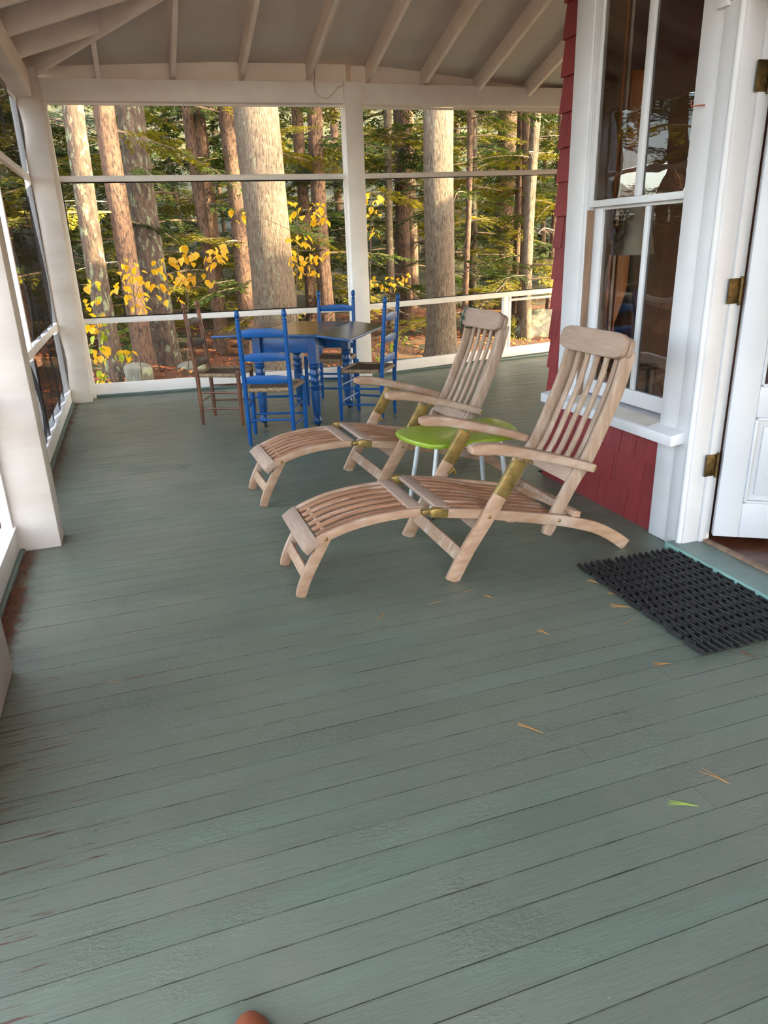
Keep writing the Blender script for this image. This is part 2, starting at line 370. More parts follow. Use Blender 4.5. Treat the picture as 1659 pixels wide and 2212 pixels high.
# ------------------------------------------------------------------ floor: painted boards across the porch
HOUSE_X = 2.41; HOUSE_Y = 3.97; LEFT = -0.74
fl = struct('floor', 'green-grey painted board floor of the porch', 'floor')
def plank_mesh(L, g):
    b = MB().box(0, L, -PITCH / 2 + g, PITCH / 2 - g, -0.02, 0)
    return b.mesh('plank', 'floor_paint', 0, smooth=0)
pm = {}
y = -2.0; row = 0
while y < 9.4:
    xe = 9.5 if y > HOUSE_Y + 0.05 else HOUSE_X
    cuts = [-0.80 if y < 8.33 else 2.45 + max(0.0, (y - 8.12) / 0.1675)]
    if xe - cuts[0] < 0.5: break
    if row % 3 == 0: cuts.append(round(random.uniform(0.6, 2.0), 1))
    elif xe > 3: cuts.append(round(random.uniform(3.0, 5.5), 1))
    cuts.append(xe)
    for a, b in zip(cuts, cuts[1:]):
        L = round(b - a - 0.0015, 4)
        gap = random.choice((0.0003, 0.0005, 0.0008, 0.0014)); key = (L, gap)
        if key not in pm: pm[key] = plank_mesh(L, gap)
        link('plank', pm[key], fl, (a, y, random.uniform(-0.0008, 0.0)), (random.uniform(-0.004, 0.004), 0, 0))
    y += PITCH; row += 1
box('subfloor', 'subfloor', fl, -0.8, 9.5, -2.05, 8.4, -0.25, -0.0235, 0)

# ------------------------------------------------------------------ back screen wall: two bays, slightly bent at the middle post
A0 = Vector((-0.53, 8.327, 0)); A1 = Vector((2.40, 8.065, 0))      # left bay
B0 = Vector((2.50, 8.115, 0)); B1 = Vector((9.5, 9.288, 0))         # right bay
wb = struct('wall_back', 'white framed insect screen wall at the end of the porch', 'wall')
def rail(name, P, Q, zp, zq, th, hz, m_='white_paint', off=0.0, par=wb, bevel=0.004):
    n = Vector((-(Q - P).y, (Q - P).x, 0)).normalized() * off
    a = P + n + Vector((0, 0, zp)); b = Q + n + Vector((0, 0, zq))
    return MB().bar(a, b, th, hz).build(name, m_, par, bevel)
# left bay (heights measured to centre)
rail('beam', A0, A1, 2.91, 2.91, 0.14, 0.185)
rail('head_stop', A0, A1, 2.806, 2.806, 0.03, 0.022, off=0.03)
rail('top_plate_blocking', A0 + Vector((-0.2, 0, 0)), A1, 3.095, 3.10, 0.04, 0.185, off=0.10, m_='rafter_paint')
rail('upper_rail', A0, A1, 2.147, 2.142, 0.04, 0.055)
rail('lower_rail', A0, A1, 0.795, 0.79, 0.045, 0.06)
rail('bottom_board', A0, A1, 0.082, 0.082, 0.045, 0.115)
rail('shoe_moulding', A0, A1, 0.012, 0.012, 0.05, 0.028, 'green_moulding', off=-0.012)
# right bay, the old frame rises a little to the right
rz = lambda z, k: (z, z + k)
rail('beam', B0, B1, 2.915, 3.208, 0.14, 0.19)
rail('head_stop', B0, B1, 2.80, 3.084, 0.03, 0.022, off=0.03)
rail('top_plate_blocking', B0, B1, 3.10, 3.403, 0.04, 0.19, off=0.10, m_='rafter_paint')
rail('upper_rail', B0, B1, 2.145, 2.372, 0.04, 0.052)
rail('lower_rail', B0, B1, 0.79, 0.877, 0.045, 0.06)
rail('bottom_board', B0, B1, 0.083, 0.134, 0.045, 0.118)
rail('shoe_moulding', B0, B1, 0.012, 0.012, 0.05, 0.028, 'green_moulding', off=-0.012)
d = (B1 - B0).normalized(); q = B0 + d * 1.99
MB().bar(q + Vector((0, 0, 0.13)), q + Vector((0, 0, 0.79)), 0.07, 0.045, up=(d.y, -d.x, 0)).build('stud', 'white_paint', wb, 0.003)
for k in (0.045,):
    e = q + d * (0.075)
    MB().bar(e + Vector((0, 0, 0.13)), e + Vector((0, 0, 0.79)), 0.03, 0.03, up=(d.y, -d.x, 0)).build('screen_stop', 'white_paint', wb, 0.003)
MB().bar(q + d * 0.06 + Vector((0, 0, 0.745)), B1 + Vector((0, 0, 0.815)), 0.035, 0.03).build('screen_stop', 'white_paint', wb, 0.003)
# stops round the middle post
for z0, z1, xx in ((0.80, 2.12, 2.305), (2.17, 2.80, 2.33), (0.13, 0.78, 2.32)):
    box('screen_stop', 'white_paint', wb, xx, xx + 0.045, 8.045, 8.085, z0, z1, 0.003)
# posts
box('post', 'white_paint', wb, 2.325, 2.515, 7.955, 8.14, 0.0, 3.005, 0.005)
# corner post
box('post', 'old_white', wb, -0.745, -0.535, 8.04, 8.26, 0.0, 3.045, 0.005)
box('screen_stop', 'white_paint', wb, -0.545, -0.505, 8.25, 8.36, 0.0, 2.86, 0.003)
# screens
def screen(P, Q, z, m_, par, off=0.02, name='insect_screen'):
    n = Vector((-(Q - P).y, (Q - P).x, 0)).normalized() * off
    vs = [P + n + Vector((0, 0, z[0])), Q + n + Vector((0, 0, z[1])), Q + n + Vector((0, 0, z[3])), P + n + Vector((0, 0, z[2]))]
    t_ = n.normalized() * 0.0006
    b = MB(); b.add(vs, [(0, 1, 2, 3)])
    return b.build(name, m_, par, 0, smooth=0)
for P, Q, k in ((A0, A1, 0.0), (B0, B1, 1.0)):
    screen(P, Q, (0.12, 0.12 + 0.05 * k, 0.78, 0.78 + 0.09 * k), 'screen', wb)
    screen(P, Q, (0.81, 0.81 + 0.09 * k, 2.13, 2.13 + 0.22 * k), 'screen', wb)
    screen(P, Q, (2.16, 2.16 + 0.22 * k, 2.80, 2.80 + 0.28 * k), 'screen', wb)
# black spline edge of the big left screen
sp = MB()
for p, q_ in (((-0.50, 2.112), (2.30, 2.108)), ((-0.50, 0.83), (2.30, 0.826)), ((-0.495, 0.83), (-0.495, 2.112))):
    f = lambda x: A0.y + (A1.y - A0.y) * (x - A0.x) / (A1.x - A0.x)
    sp.tube([(p[0], f(p[0]) - 0.028, p[1]), (q_[0], f(q_[0]) - 0.028, q_[1])], 0.006, 5)
sp.build('screen_spline', 'caster', wb)
sp = MB()
for z0, z1 in ((0.828, 0.92), (2.114, 2.325)):
    a = B0 + Vector((0, -0.028, z0)); b = B1 + Vector((0, -0.028, z1)); sp.tube([a, b], 0.005, 5)
sp.build('screen_spline', 'caster', wb)

# ------------------------------------------------------------------ left screen wall
wl = struct('wall_left', 'white framed screen wall along the left side of the porch', 'wall')
for y0, y1, x1 in ((3.89, 4.075, -0.535), (1.72, 2.65, -0.612), (-2.05, -1.87, -0.535)):
    box('post', 'old_white', wl, -0.745, x1, y0, y1, 0.0, 3.0, 0.006)
bays = ((4.075, 8.04), (2.65, 3.89), (-1.87, 1.72))
for i, (y0, y1) in enumerate(bays):
    box('bottom_board', 'white_paint', wl, -0.775, -0.735, y0, y1, 0.02, 0.135, 0.003)
    box('bottom_board_cap', 'white_paint', wl, -0.80, -0.725, y0, y1, 0.135, 0.15, 0.003)
    MB().tube([(-0.725, y0, 0.006), (-0.725, y1, 0.006)], 0.016, 8).build('shoe_moulding', 'green_moulding', wl)
    box('lower_rail', 'white_paint', wl, -0.79, -0.745, y0, y1, 0.755, 0.815, 0.003)
    box('upper_rail', 'white_paint', wl, -0.785, -0.745, y0, y1, 2.115, 2.17, 0.003)
    box('screen_stop', 'white_paint', wl, -0.79, -0.74, y1 - 0.035, y1, 0.15, 2.80, 0.003)
    box('screen_stop', 'white_paint', wl, -0.79, -0.74, y0, y0 + 0.035, 0.15, 2.80, 0.003)
    ym = (y0 + y1) / 2 - 0.10
    if y1 - y0 > 2:
        box('mullion', 'white_paint', wl, -0.785, -0.75, ym - 0.02, ym + 0.025, 0.15, 2.115, 0.003)
    sm = 'screen_left' if i < 2 else 'screen'
    for z0, z1 in ((0.15, 0.755), (0.815, 2.115), (2.17, 2.80)):
        b = MB(); b.add([(-0.77, y0, z0), (-0.77, y1, z0), (-0.77, y1, z1), (-0.77, y0, z1)], [(0, 1, 2, 3)])
        b.build('insect_screen', sm, wl, 0, smooth=0)
box('beam', 'rafter_paint', wl, -0.79, -0.60, -2.05, 8.05, 2.80, 3.02, 0.006)
# loose screening that has come away from its frame and hangs in folds
def sag(y0, y1, z0, z1, top, fold, seed, m_='screen_sag'):
    rnd = random.Random(seed); b = MB(); nu, nv = 16, 14; vs = []
    ph = [rnd.uniform(0, 6) for _ in range(4)]
    for j in range(nv + 1):
        v = j / nv
        for i in range(nu + 1):
            u = i / nu
            yy = y0 + (y1 - y0) * u; zt = z1 - top * math.sin(PI * min(1, u * 1.1)) * (1 - v) * 0 - top * (1 - u)
            zz = z0 + (zt - z0) * v
            xx = -0.752 + fold * (0.5 + 0.5 * math.sin(u * 9 + ph[0] + v * 2.2)) * math.sin(PI * v) + 0.02 * math.sin(u * 23 + ph[1])
            vs.append((xx, yy, zz))
    fs = [(j * (nu + 1) + i, j * (nu + 1) + i + 1, (j + 1) * (nu + 1) + i + 1, (j + 1) * (nu + 1) + i) for j in range(nv) for i in range(nu)]
    b.add(vs, fs); return b.build('loose_screen', m_, wl, 0, smooth=80)
sag(6.1, 7.98, 0.83, 2.08, 0.55, 0.04, 3)
sag(6.0, 7.98, 0.16, 0.74, 0.10, 0.03, 5)
sag(5.0, 6.0, 0.16, 0.74, 0.05, 0.04, 8)
sag(4.6, 8.0, 2.18, 2.79, 0.0, 0.05, 9)

# ------------------------------------------------------------------ ceiling: open rafters of a hip roof
ce = struct('ceiling', 'painted open rafter ceiling of the porch roof', 'ceiling')
S = 0.32
def deck_back(x, yy): return 3.175 + 0.016 * max(0, x) + S * (8.2 - yy)
def deck_left(x): return 3.175 + S * (x + 0.6)
# roof boards (underside) as thick slabs
TH = 0.04
b = MB()
hip = [(-0.85, 8.45), (2.0, 5.6), (3.6, 4.0)]
lo = [(-0.95, 8.55, deck_back(-0.95, 8.55)), (9.9, 9.6, deck_back(9.9, 9.6)), (9.9, 3.9, deck_back(9.9, 3.9)), (3.7, 3.9, deck_back(3.7, 3.9))]
b.hexa(lo, [(x, yy, z + TH) for x, yy, z in lo]); b.build('roof_boards', 'ceiling_board', ce)
b = MB()
lo = [(-0.95, -2.3, deck_left(-0.95)), (3.7, -2.3, deck_left(3.7)), (3.7, 3.9, deck_left(3.7)), (-0.95, 8.55, deck_left(-0.95))]
b.hexa(lo, [(x, yy, z + TH) for x, yy, z in lo]); b.build('roof_boards', 'ceiling_board', ce)
RD = 0.165
def rafter(a, c, name='rafter', wd=0.045):
    a = Vector(a); c = Vector(c)
    return MB().bar(a, c, wd, RD).build(name, 'rafter_paint', ce, 0.004)
bx = [-0.006, 0.678, 1.341, 2.013, 2.66, 3.313, 4.0, 4.68, 5.36, 6.04, 6.72, 7.4, 8.08, 8.76, 9.44]
for x in bx:
    ye = 8.2 - (x + 0.6) if x < 3.6 else 4.0
    ye = max(ye, 4.0)
    yb = 8.28 if x < 2.3 else 8.28 + (x - 2.5) * 0.168
    rafter((x, yb, deck_back(x, yb) - RD / 2 - 0.003), (x, ye, deck_back(x, ye) - RD / 2 - 0.003))
yy = 8.2 - 0.67
while yy > -2.2:
    xe = min(2.42, -0.6 + (8.2 - yy))
    if yy > 3.97: xe = min(3.4, -0.6 + (8.2 - yy))
    rafter((-0.74, yy, deck_left(-0.74) - RD / 2 - 0.003), (xe, yy, deck_left(xe) - RD / 2 - 0.003))
    yy -= 0.67
MB().bar((-0.66, 8.26, deck_left(-0.66) - 0.10), (3.5, 4.1, deck_left(3.5) - 0.10), 0.05, 0.19).build('hip_rafter', 'rafter_paint', ce, 0.004)
# blocking above the left beam
box('top_plate_blocking', 'rafter_paint', ce, -0.78, -0.74, -2.05, 8.2, 3.02, 3.17, 0.003)

# ------------------------------------------------------------------ house wall with red shingles
wr = struct('wall_right', 'red shingled house wall beside the porch', 'wall')
box('wall_core', 'red_shingle', wr, 2.43, 2.55, 3.66, HOUSE_Y, 0, 4.78, 0)
box('wall_core', 'red_shingle', wr, 2.43, 2.55, 3.60, 3.66, 0, 0.56, 0)
box('wall_core', 'red_shingle', wr, 2.43, 2.55, 3.60, 3.66, 2.75, 4.78, 0)
box('wall_core', 'red_shingle', wr, 2.43, 2.55, 2.86, 3.60, 0, 0.56, 0)
box('wall_core', 'red_shingle', wr, 2.43, 2.55, 2.86, 3.60, 2.75, 4.78, 0)
box('wall_core', 'white_paint', wr, 2.43, 2.55, 2.62, 2.86, 0, 4.78, 0)
box('wall_core', 'red_shingle', wr, 2.43, 2.55, 1.62, 2.62, 2.32, 4.78, 0)
box('wall_core', 'red_shingle', wr, 2.43, 2.55, -2.7, 1.62, 0, 4.78, 0)
box('wall_core', 'red_shingle', wr, 2.55, 9.5, 3.85, HOUSE_Y, 0, 4.78, 0)
box('wall_core', 'red_shingle', wr, 9.4, 9.5, -6, 3.9, -0.5, 4.78, 0)
box('wall_core', 'red_shingle', wr, 2.43, 2.55, -8.0, -2.7, -0.5, 4.78, 0)
box('wall_core', 'red_shingle', wr, 2.43, 9.5, -8.1, -8.0, -0.5, 0.8, 0)
box('wall_core', 'red_shingle', wr, 2.43, 9.5, -8.1, -8.0, 2.3, 4.78, 0)  # gap between these unseen walls added to let light into the room
box('wall_core', 'red_shingle', wr, 9.4, 9.5, HOUSE_Y, 9.25, 2.0, 4.75, 0)  # unseen end wall added to keep direct sun off the visible bay
box('wall_core', 'red_shingle', wr, 9.4, 9.5, HOUSE_Y, 9.25, -0.5, 0.5, 0)  # opening above it sized so sun bounces onto the ceiling
# unseen house roof, its height shaped to keep sun off the porch
b = MB(); lo = [(2.2, -8.3, 4.72), (9.9, -8.3, 4.72), (9.9, 4.0, 4.72), (2.2, 4.0, 4.72)]
b.add(lo + [(6.0, -4.5, 6.0), (6.0, 0.4, 6.0)], [(3, 2, 1, 0), (0, 1, 4), (1, 2, 5, 4), (2, 3, 5), (3, 0, 4, 5)]); b.build('house_roof', 'red_shingle', wr)
EXP = 0.1755
edges = [-0.003 + EXP * k for k in range(0, 30)]
shm = {}
def shingle(y0, y1, z0, h, xf):
    """tapered shingle: thick butt at the bottom, leaning out"""
    key = (round(y1 - y0, 3), round(h, 3))
    if key not in shm:
        W = key[0]; b = MB()
        lo = [(-0.020, 0.0022, 0), (0.0, 0.0022, 0), (0.0, W - 0.0022, 0), (-0.020, W - 0.0022, 0)]
        hi = [(0.002, 0.0022, h + 0.02), (0.006, 0.0022, h + 0.02), (0.006, W - 0.0022, h + 0.02), (0.002, W - 0.0022, h + 0.02)]
        b.hexa(lo, hi); shm[key] = b.mesh('shingle', 'red_shingle', 0, smooth=0)
    o = link('shingle', shm[key], wr, (xf + random.uniform(-0.002, 0.0), y0, z0 + random.uniform(-0.003, 0.003)))
    return o
# narrow strip between the window casing and the corner of the house
for k in range(0, 17):
    z0 = edges[k]
    w_ = round(random.choice((0.05, 0.07, 0.09, 0.165)), 3)
    if w_ > 0.12 or k % 3 == 0: shingle(3.81, 3.975, z0, EXP, 2.424)
    else:
        shingle(3.81, 3.81 + w_, z0, EXP, 2.424); shingle(3.81 + w_, 3.975, z0, EXP, 2.424)
# below the window sill
joints = {0: [3.60, 3.36, 3.10, 2.99], 1: [3.70, 3.46, 3.243, 2.982], 2: [3.62, 3.34, 3.19, 3.06]}
for k in range(3):
    js = [3.81] + joints[k] + [2.835]
    for a, c in zip(js, js[1:]): shingle(c, a, edges[k] if k else 0.0, EXP, 2.424)

# window_1: tall double hung sash
wd = struct('window_1', 'tall white double hung window in the red house wall', 'window')
CP = 'casing_paint'
box('casing', CP, wd, 2.385, 2.43, 3.655, 3.812, 0.575, 2.85, 0.004)
box('inner_stop', CP, wd, 2.395, 2.44, 3.63, 3.658, 0.575, 2.85, 0.003)
box('inner_stop', CP, wd, 2.395, 2.44, 3.612, 3.63, 1.59, 2.85, 0.003)
box('casing', CP, wd, 2.383, 2.43, 2.731, 2.862, 0.0, 2.85, 0.004)
box('head_casing', CP, wd, 2.383, 2.43, 2.73, 3.812, 2.72, 2.86, 0.004)
box('jamb', 'bare_wood', wd, 2.40, 2.55, 3.614, 3.66, 0.58, 2.75, 0)
box('jamb', CP, wd, 2.43, 2.55, 2.84, 2.862, 0.58, 2.75, 0)
# sill
b = MB(); lo = [(2.302, 2.675, 0.515), (2.55, 2.675, 0.54), (2.55, 3.86, 0.54), (2.302, 3.86, 0.515)]
hi = [(2.302, 2.675, 0.567), (2.55, 2.675, 0.612), (2.55, 3.86, 0.612), (2.302, 3.86, 0.567)]
b.hexa(lo, hi); b.build('window_sill', ['casing_paint'], wd, 0.004)
b = MB(); b.add([(2.318, 2.87, 0.5712), (2.42, 2.87, 0.5902), (2.42, 3.6, 0.5902), (2.318, 3.6, 0.5712), (2.318, 2.87, 0.5705), (2.42, 2.87, 0.5890), (2.42, 3.6, 0.5890), (2.318, 3.6, 0.5705)], [(0, 1, 2, 3), (7, 6, 5, 4), (0, 4, 5, 1), (1, 5, 6, 2), (2, 6, 7, 3), (3, 7, 4, 0)])
b.build('sill_grime', 'sill_dirty', wd)
def pane(vs, parent):
    me = bpy.data.meshes.new('pane'); me.from_pydata(vs, [], [(0, 1, 2, 3)]); me.materials.append(MATS['pane_glass'])
    return link('pane', me, parent)
def sash(name, x, y0, y1, z0, z1, st, rb, rt, ym, mw):
    f = MB()
    f.box(x, x + 0.035, y0, y0 + st[0], z0, z1); f.box(x, x + 0.035, y1 - st[1], y1, z0, z1)
    f.box(x, x + 0.035, y0 + st[0], y1 - st[1], z0, z0 + rb); f.box(x, x + 0.035, y0 + st[0], y1 - st[1], z1 - rt, z1)
    o = f.build(name, CP, wd, 0.003)
    box('muntin', CP, o, x + 0.002, x + 0.03, ym - mw / 2, ym + mw / 2, z0 + rb, z1 - rt, 0.005)
    for a, c in ((y0 + st[0], ym - mw / 2), (ym + mw / 2, y1 - st[1])):
        pane([(x + 0.016, c, z0 + rb), (x + 0.016, a, z0 + rb), (x + 0.016, a, z1 - rt), (x + 0.016, c, z1 - rt)], o)
    return o
sash('upper_sash', 2.395, 2.862, 3.612, 1.603, 2.75, (0.002, 0.022), 0.032, 0.06, 3.212, 0.046)
sash('lower_sash', 2.435, 2.862, 3.612, 0.612, 1.618, (0.002, 0.075), 0.078, 0.03, 3.175, 0.034)

# door_1: white door, standing open into the house
dr = struct('door_1', 'white panelled door standing open into the house', 'door')
box('casing', CP, dr, 2.378, 2.43, 2.648, 2.731, 0.0, 2.32, 0.004)
MB().tube([(2.382, 2.634, 0.0), (2.382, 2.634, 2.32)], 0.015, 12).build('bead', CP, dr)
box('head_casing', CP, dr, 2.37, 2.43, 1.48, 2.75, 2.30, 2.46, 0.004)
MB().prism([(2.36, 2.70), (2.36, 2.76), (2.43, 2.76), (2.43, 2.70)], 2.285, 2.33).build('drip_end', CP, dr, 0.004)
box('casing', CP, dr, 2.378, 2.43, 1.48, 1.62, 0.0, 2.32, 0.004)
box('jamb', CP, dr, 2.385, 2.475, 2.612, 2.65, 0.03, 2.30, 0.004)
box('rabbet', CP, dr, 2.475, 2.515, 2.60, 2.64, 0.03, 2.30, 0.004)
box('jamb', CP, dr, 2.385, 2.55, 1.60, 1.66, 0.03, 2.30, 0.004)
HG = Vector((2.512, 2.572, 0))
ang = math.radians(-31.5)
ds = empty('door_slab', HG, ang); ds.parent = dr
dw, dt = 0.88, 0.044
f = MB()
z0, z1 = 0.07, 2.26
f.box(0.012, 0.125, 0, dt, z0, z1); f.box(dw - 0.115, dw, 0, dt, z0, z1)
f.box(0.125, dw - 0.115, 0, dt, z0, 0.245); f.box(0.125, dw - 0.115, 0, dt, z1 - 0.12, z1)
f.box(0.125, dw - 0.115, 0, dt, 0.66, 0.80)
f.build('stiles_and_rails', 'door_paint', ds, 0.003)
box('panel_field', 'door_paint', ds, 0.125, dw - 0.115, 0.012, 0.03, 0.245, 0.66, 0.0)
box('raised_panel', 'door_paint', ds, 0.165, dw - 0.155, 0.004, 0.02, 0.285, 0.62, 0.006)
for a in ((0.125, 0.139, 0.245, 0.66), (dw - 0.129, dw - 0.115, 0.245, 0.66)): box('panel_moulding', 'door_paint', ds, a[0], a[1], -0.006, 0.014, a[2], a[3], 0.004)
for a in ((0.245, 0.259), (0.646, 0.66)): box('panel_moulding', 'door_paint', ds, 0.125, dw - 0.115, -0.006, 0.014, a[0], a[1], 0.004)
pane([(0.125, 0.022, 0.80), (dw - 0.115, 0.022, 0.80), (dw - 0.115, 0.022, z1 - 0.12), (0.125, 0.022, z1 - 0.12)], ds)
for a in ((0.125, 0.139),): box('glazing_bead', 'door_paint', ds, a[0], a[1], -0.004, 0.012, 0.80, z1 - 0.12, 0.003)
box('glazing_bead', 'door_paint', ds, 0.125, dw - 0.115, -0.004, 0.012, 0.80, 0.814, 0.003)
for zc, hh in ((1.215, 0.105), (0.425, 0.105), (2.03, 0.11)):
    hb = MB().box(2.452, 2.512, 2.594, 2.601, zc - hh / 2, zc + hh / 2).build('hinge_leaf', 'old_brass', dr, 0.001)
    MB().tube([(2.512, 2.59, zc - hh / 2 - 0.008), (2.512, 2.59, zc + hh / 2 + 0.008)], 0.0075, 10).build('hinge_knuckle', 'old_brass', hb)
# threshold
box('threshold', 'teal_worn', dr, 2.33, 2.497, 1.5, 2.667, 0.0, 0.034, 0.004)
box('threshold_face', 'teal_paint', dr, 2.3285, 2.3315, 1.5, 2.667, 0.0, 0.0335, 0.0)
box('threshold_edge', 'bare_wood', dr, 2.497, 2.53, 1.64, 2.60, 0.0, 0.045, 0.004)
# rusty bent nail in the casing
MB().tube([(2.383, 2.79, 1.957), (2.352, 2.80, 1.955), (2.345, 2.825, 1.955), (2.345, 2.83, 1.975)], 0.003, 6).build('bent_nail', 'rust', wd)
# dark room inside
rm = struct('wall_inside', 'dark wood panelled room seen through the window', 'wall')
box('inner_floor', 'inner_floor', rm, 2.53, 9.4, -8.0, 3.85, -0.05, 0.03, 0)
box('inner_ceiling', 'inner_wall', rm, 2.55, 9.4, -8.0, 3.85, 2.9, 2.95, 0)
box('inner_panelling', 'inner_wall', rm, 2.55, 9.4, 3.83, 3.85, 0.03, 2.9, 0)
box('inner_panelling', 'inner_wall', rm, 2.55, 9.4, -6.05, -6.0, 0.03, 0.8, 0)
box('inner_panelling', 'inner_wall', rm, 2.55, 9.4, -6.05, -6.0, 1.7, 2.9, 0)  # gap in the unseen panelling added to brighten the room
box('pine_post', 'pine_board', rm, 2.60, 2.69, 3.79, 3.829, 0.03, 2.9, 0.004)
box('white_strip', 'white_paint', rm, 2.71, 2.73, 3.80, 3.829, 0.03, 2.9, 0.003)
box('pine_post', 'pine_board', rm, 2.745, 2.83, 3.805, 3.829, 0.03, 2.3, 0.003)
lp = thing('table_lamp', 'table lamp with pale cone shade behind the window glass', 'lamp', (2.705, 3.62, 0.75))
b = MB(); n = 24
prof = [(0.122, 0.605), (0.066, 0.86), (0.064, 0.86), (0.120, 0.605)]
vs = [(r * math.cos(2 * PI * j / n), r * math.sin(2 * PI * j / n), z) for r, z in prof for j in range(n)]
b.add(vs, [(i * n + j, i * n + (j + 1) % n, ((i + 1) % 4) * n + (j + 1) % n, ((i + 1) % 4) * n + j) for i in range(4) for j in range(n)]); b.build('lamp_shade', 'lamp_shade', lp)
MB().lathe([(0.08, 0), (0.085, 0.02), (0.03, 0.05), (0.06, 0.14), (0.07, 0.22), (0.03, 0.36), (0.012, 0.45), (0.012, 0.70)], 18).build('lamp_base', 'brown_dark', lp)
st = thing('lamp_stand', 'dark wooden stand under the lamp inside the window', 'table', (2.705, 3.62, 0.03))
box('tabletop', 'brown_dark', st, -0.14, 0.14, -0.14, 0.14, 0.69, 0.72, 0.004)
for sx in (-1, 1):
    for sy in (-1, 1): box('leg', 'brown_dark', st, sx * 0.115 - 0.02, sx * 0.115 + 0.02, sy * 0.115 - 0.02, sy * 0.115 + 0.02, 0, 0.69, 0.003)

# ------------------------------------------------------------------ teak steamer chairs
def steamer(label, loc, rz):
    t = thing('steamer_chair', label, 'lounge chair', loc, rz, 'folding wooden steamer chairs')
    o = -1.2
    P = lambda pts: [(x + o, z) for x, z in pts]
    def smoothc(pts, n=4):
        out = []
        for i in range(len(pts) - 1):
            p0 = pts[max(0, i - 1)]; p1 = pts[i]; p2 = pts[i + 1]; p3 = pts[min(len(pts) - 1, i + 2)]
            for k in range(n):
                u = k / n
                out.append(tuple(0.5 * ((2 * p1[c]) + (-p0[c] + p2[c]) * u + (2 * p0[c] - 5 * p1[c] + 4 * p2[c] - p3[c]) * u * u + (-p0[c] + 3 * p1[c] - 3 * p2[c] + p3[c]) * u ** 3) for c in (0, 1)))
        out.append(pts[-1]); return out
    foot_c = P(smoothc([(0.600, 0.256), (0.66, 0.282), (0.76, 0.310), (0.87, 0.326), (0.98, 0.331), (1.085, 0.330)], 3))
    seat_c = P(smoothc([(1.145, 0.333), (1.362, 0.297), (1.463, 0.274), (1.66, 0.229), (1.80, 0.194), (1.965, 0.138), (2.08, 0.072), (2.158, 0.012)], 3))
    ns = len(seat_c); hw_seat = [0.021 + 0.010 * (i / (ns - 1)) for i in range(ns)]
    leg_c = P(smoothc([(1.205, 0.0), (1.285, 0.145), (1.383, 0.29), (1.465, 0.42), (1.535, 0.535)], 3))
    post_c = P(smoothc([(1.722, 0.125), (1.775, 0.233), (1.855, 0.376), (1.925, 0.480), (1.990, 0.620), (2.062, 0.790), (2.110, 0.960)], 3))
    fleg_c = P(smoothc([(0.523, 0.0), (0.555, 0.085), (0.610, 0.185), (0.660, 0.272)], 3))
    arm_c = P(smoothc([(1.285, 0.612), (1.40, 0.604), (1.52, 0.575), (1.712, 0.520), (1.915, 0.452)], 3))
    na = len(arm_c); hw_arm = [0.027 - 0.007 * (i / (na - 1)) for i in range(na)]; hw_arm[0] = 0.016; hw_arm[1] = 0.024
    for s in (-1, 1):
        def ye(a, b): return (s * a, s * b) if s > 0 else (s * b, s * a)
        MB().ribbon(foot_c, 0.0195, *ye(0.198, 0.222)).build('footrest_rail', 'teak', t, 0.004)
        MB().ribbon(seat_c, hw_seat, *ye(0.246, 0.272)).build('seat_rail', 'teak', t, 0.004)
        lg = MB().ribbon(leg_c, [0.033] * (len(leg_c) - 1) + [0.036], *ye(0.276, 0.302)).build('leg', 'teak', t, 0.004)
        MB().ribbon(post_c, [0.024] + [0.031] * (len(post_c) - 1), *ye(0.214, 0.243)).build('back_post', 'teak_post', t, 0.006)
        MB().ribbon(fleg_c, [0.020] + [0.024] * (len(fleg_c) - 1), *ye(0.168, 0.194)).build('footrest_leg', 'teak', t, 0.004)
        MB().ribbon(arm_c, hw_arm, *ye(0.262, 0.322)).build('armrest', 'teak', t, 0.009, 3)
        # brass: cap on the leg top with its hook, knuckle where seat and footrest fold
        cp = MB().ribbon(leg_c[-5:], 0.0345, *ye(0.2745, 0.3035)).build('brass_cap', 'brass', t, 0.003)
        MB().ribbon(P([(1.555, 0.535), (1.585, 0.528), (1.60, 0.512)]), [0.012, 0.008, 0.003], *ye(0.283, 0.295)).build('hook', 'brass', cp, 0.001)
        kn = MB().ribbon(P([(1.112, 0.334), (1.135, 0.337), (1.175, 0.328), (1.195, 0.325)]), [0.018, 0.0215, 0.0205, 0.0190], *ye(0.243, 0.2755)).build('brass_hinge', 'brass', t, 0.004)
        MB().ribbon(P([(1.085, 0.33), (1.12, 0.334)]), 0.012, *ye(0.222, 0.245)).build('hinge_tongue', 'brass', kn, 0.003)
        MB().ribbon(P([(1.43, 0.325), (1.46, 0.345), (1.475, 0.315)]), [0.004, 0.012, 0.004], *ye(0.262, 0.276)).build('latch_plate', 'brass', lg, 0.001)
        # pivot bolts
        for (x, z), yy_ in (((1.383, 0.29), 0.303), ((1.905, 0.455), 0.323), ((1.765, 0.205), 0.273), ((0.647, 0.272), 0.223)):
            MB().lathe([(0.0085, 0), (0.0085, 0.002), (0.004, 0.005)], 10, (x + o, s * yy_, z), (0, s, 0)).build('bolt', 'brass', t)
        for x in (1.205, 1.222):
            MB().lathe([(0.004, 0), (0.003, 0.0015)], 8, (x + o, s * 0.2725, 0.325 - (x - 1.205) * 0.15), (0, s, 0)).build('screw', 'screw', t)
    # footrest: end board, slats, fold board
    def yslat(name, pts, hw, yc, hwid, m_, bev=0.004): return MB().ribbon(pts, hw, yc - hwid, yc + hwid).build(name, m_, t, bev)
    yslat('end_board', P([(0.548, 0.225), (0.585, 0.252), (0.612, 0.266)]), 0.0200, 0, 0.2240, 'teak_grey')
    for k in range(6):
        yc = -0.165 + 0.066 * k
        yslat('footrest_slat', [(x, z + 0.008) for x, z in foot_c[1:]], 0.008, yc, 0.0150, 'teak_warm', 0.004)
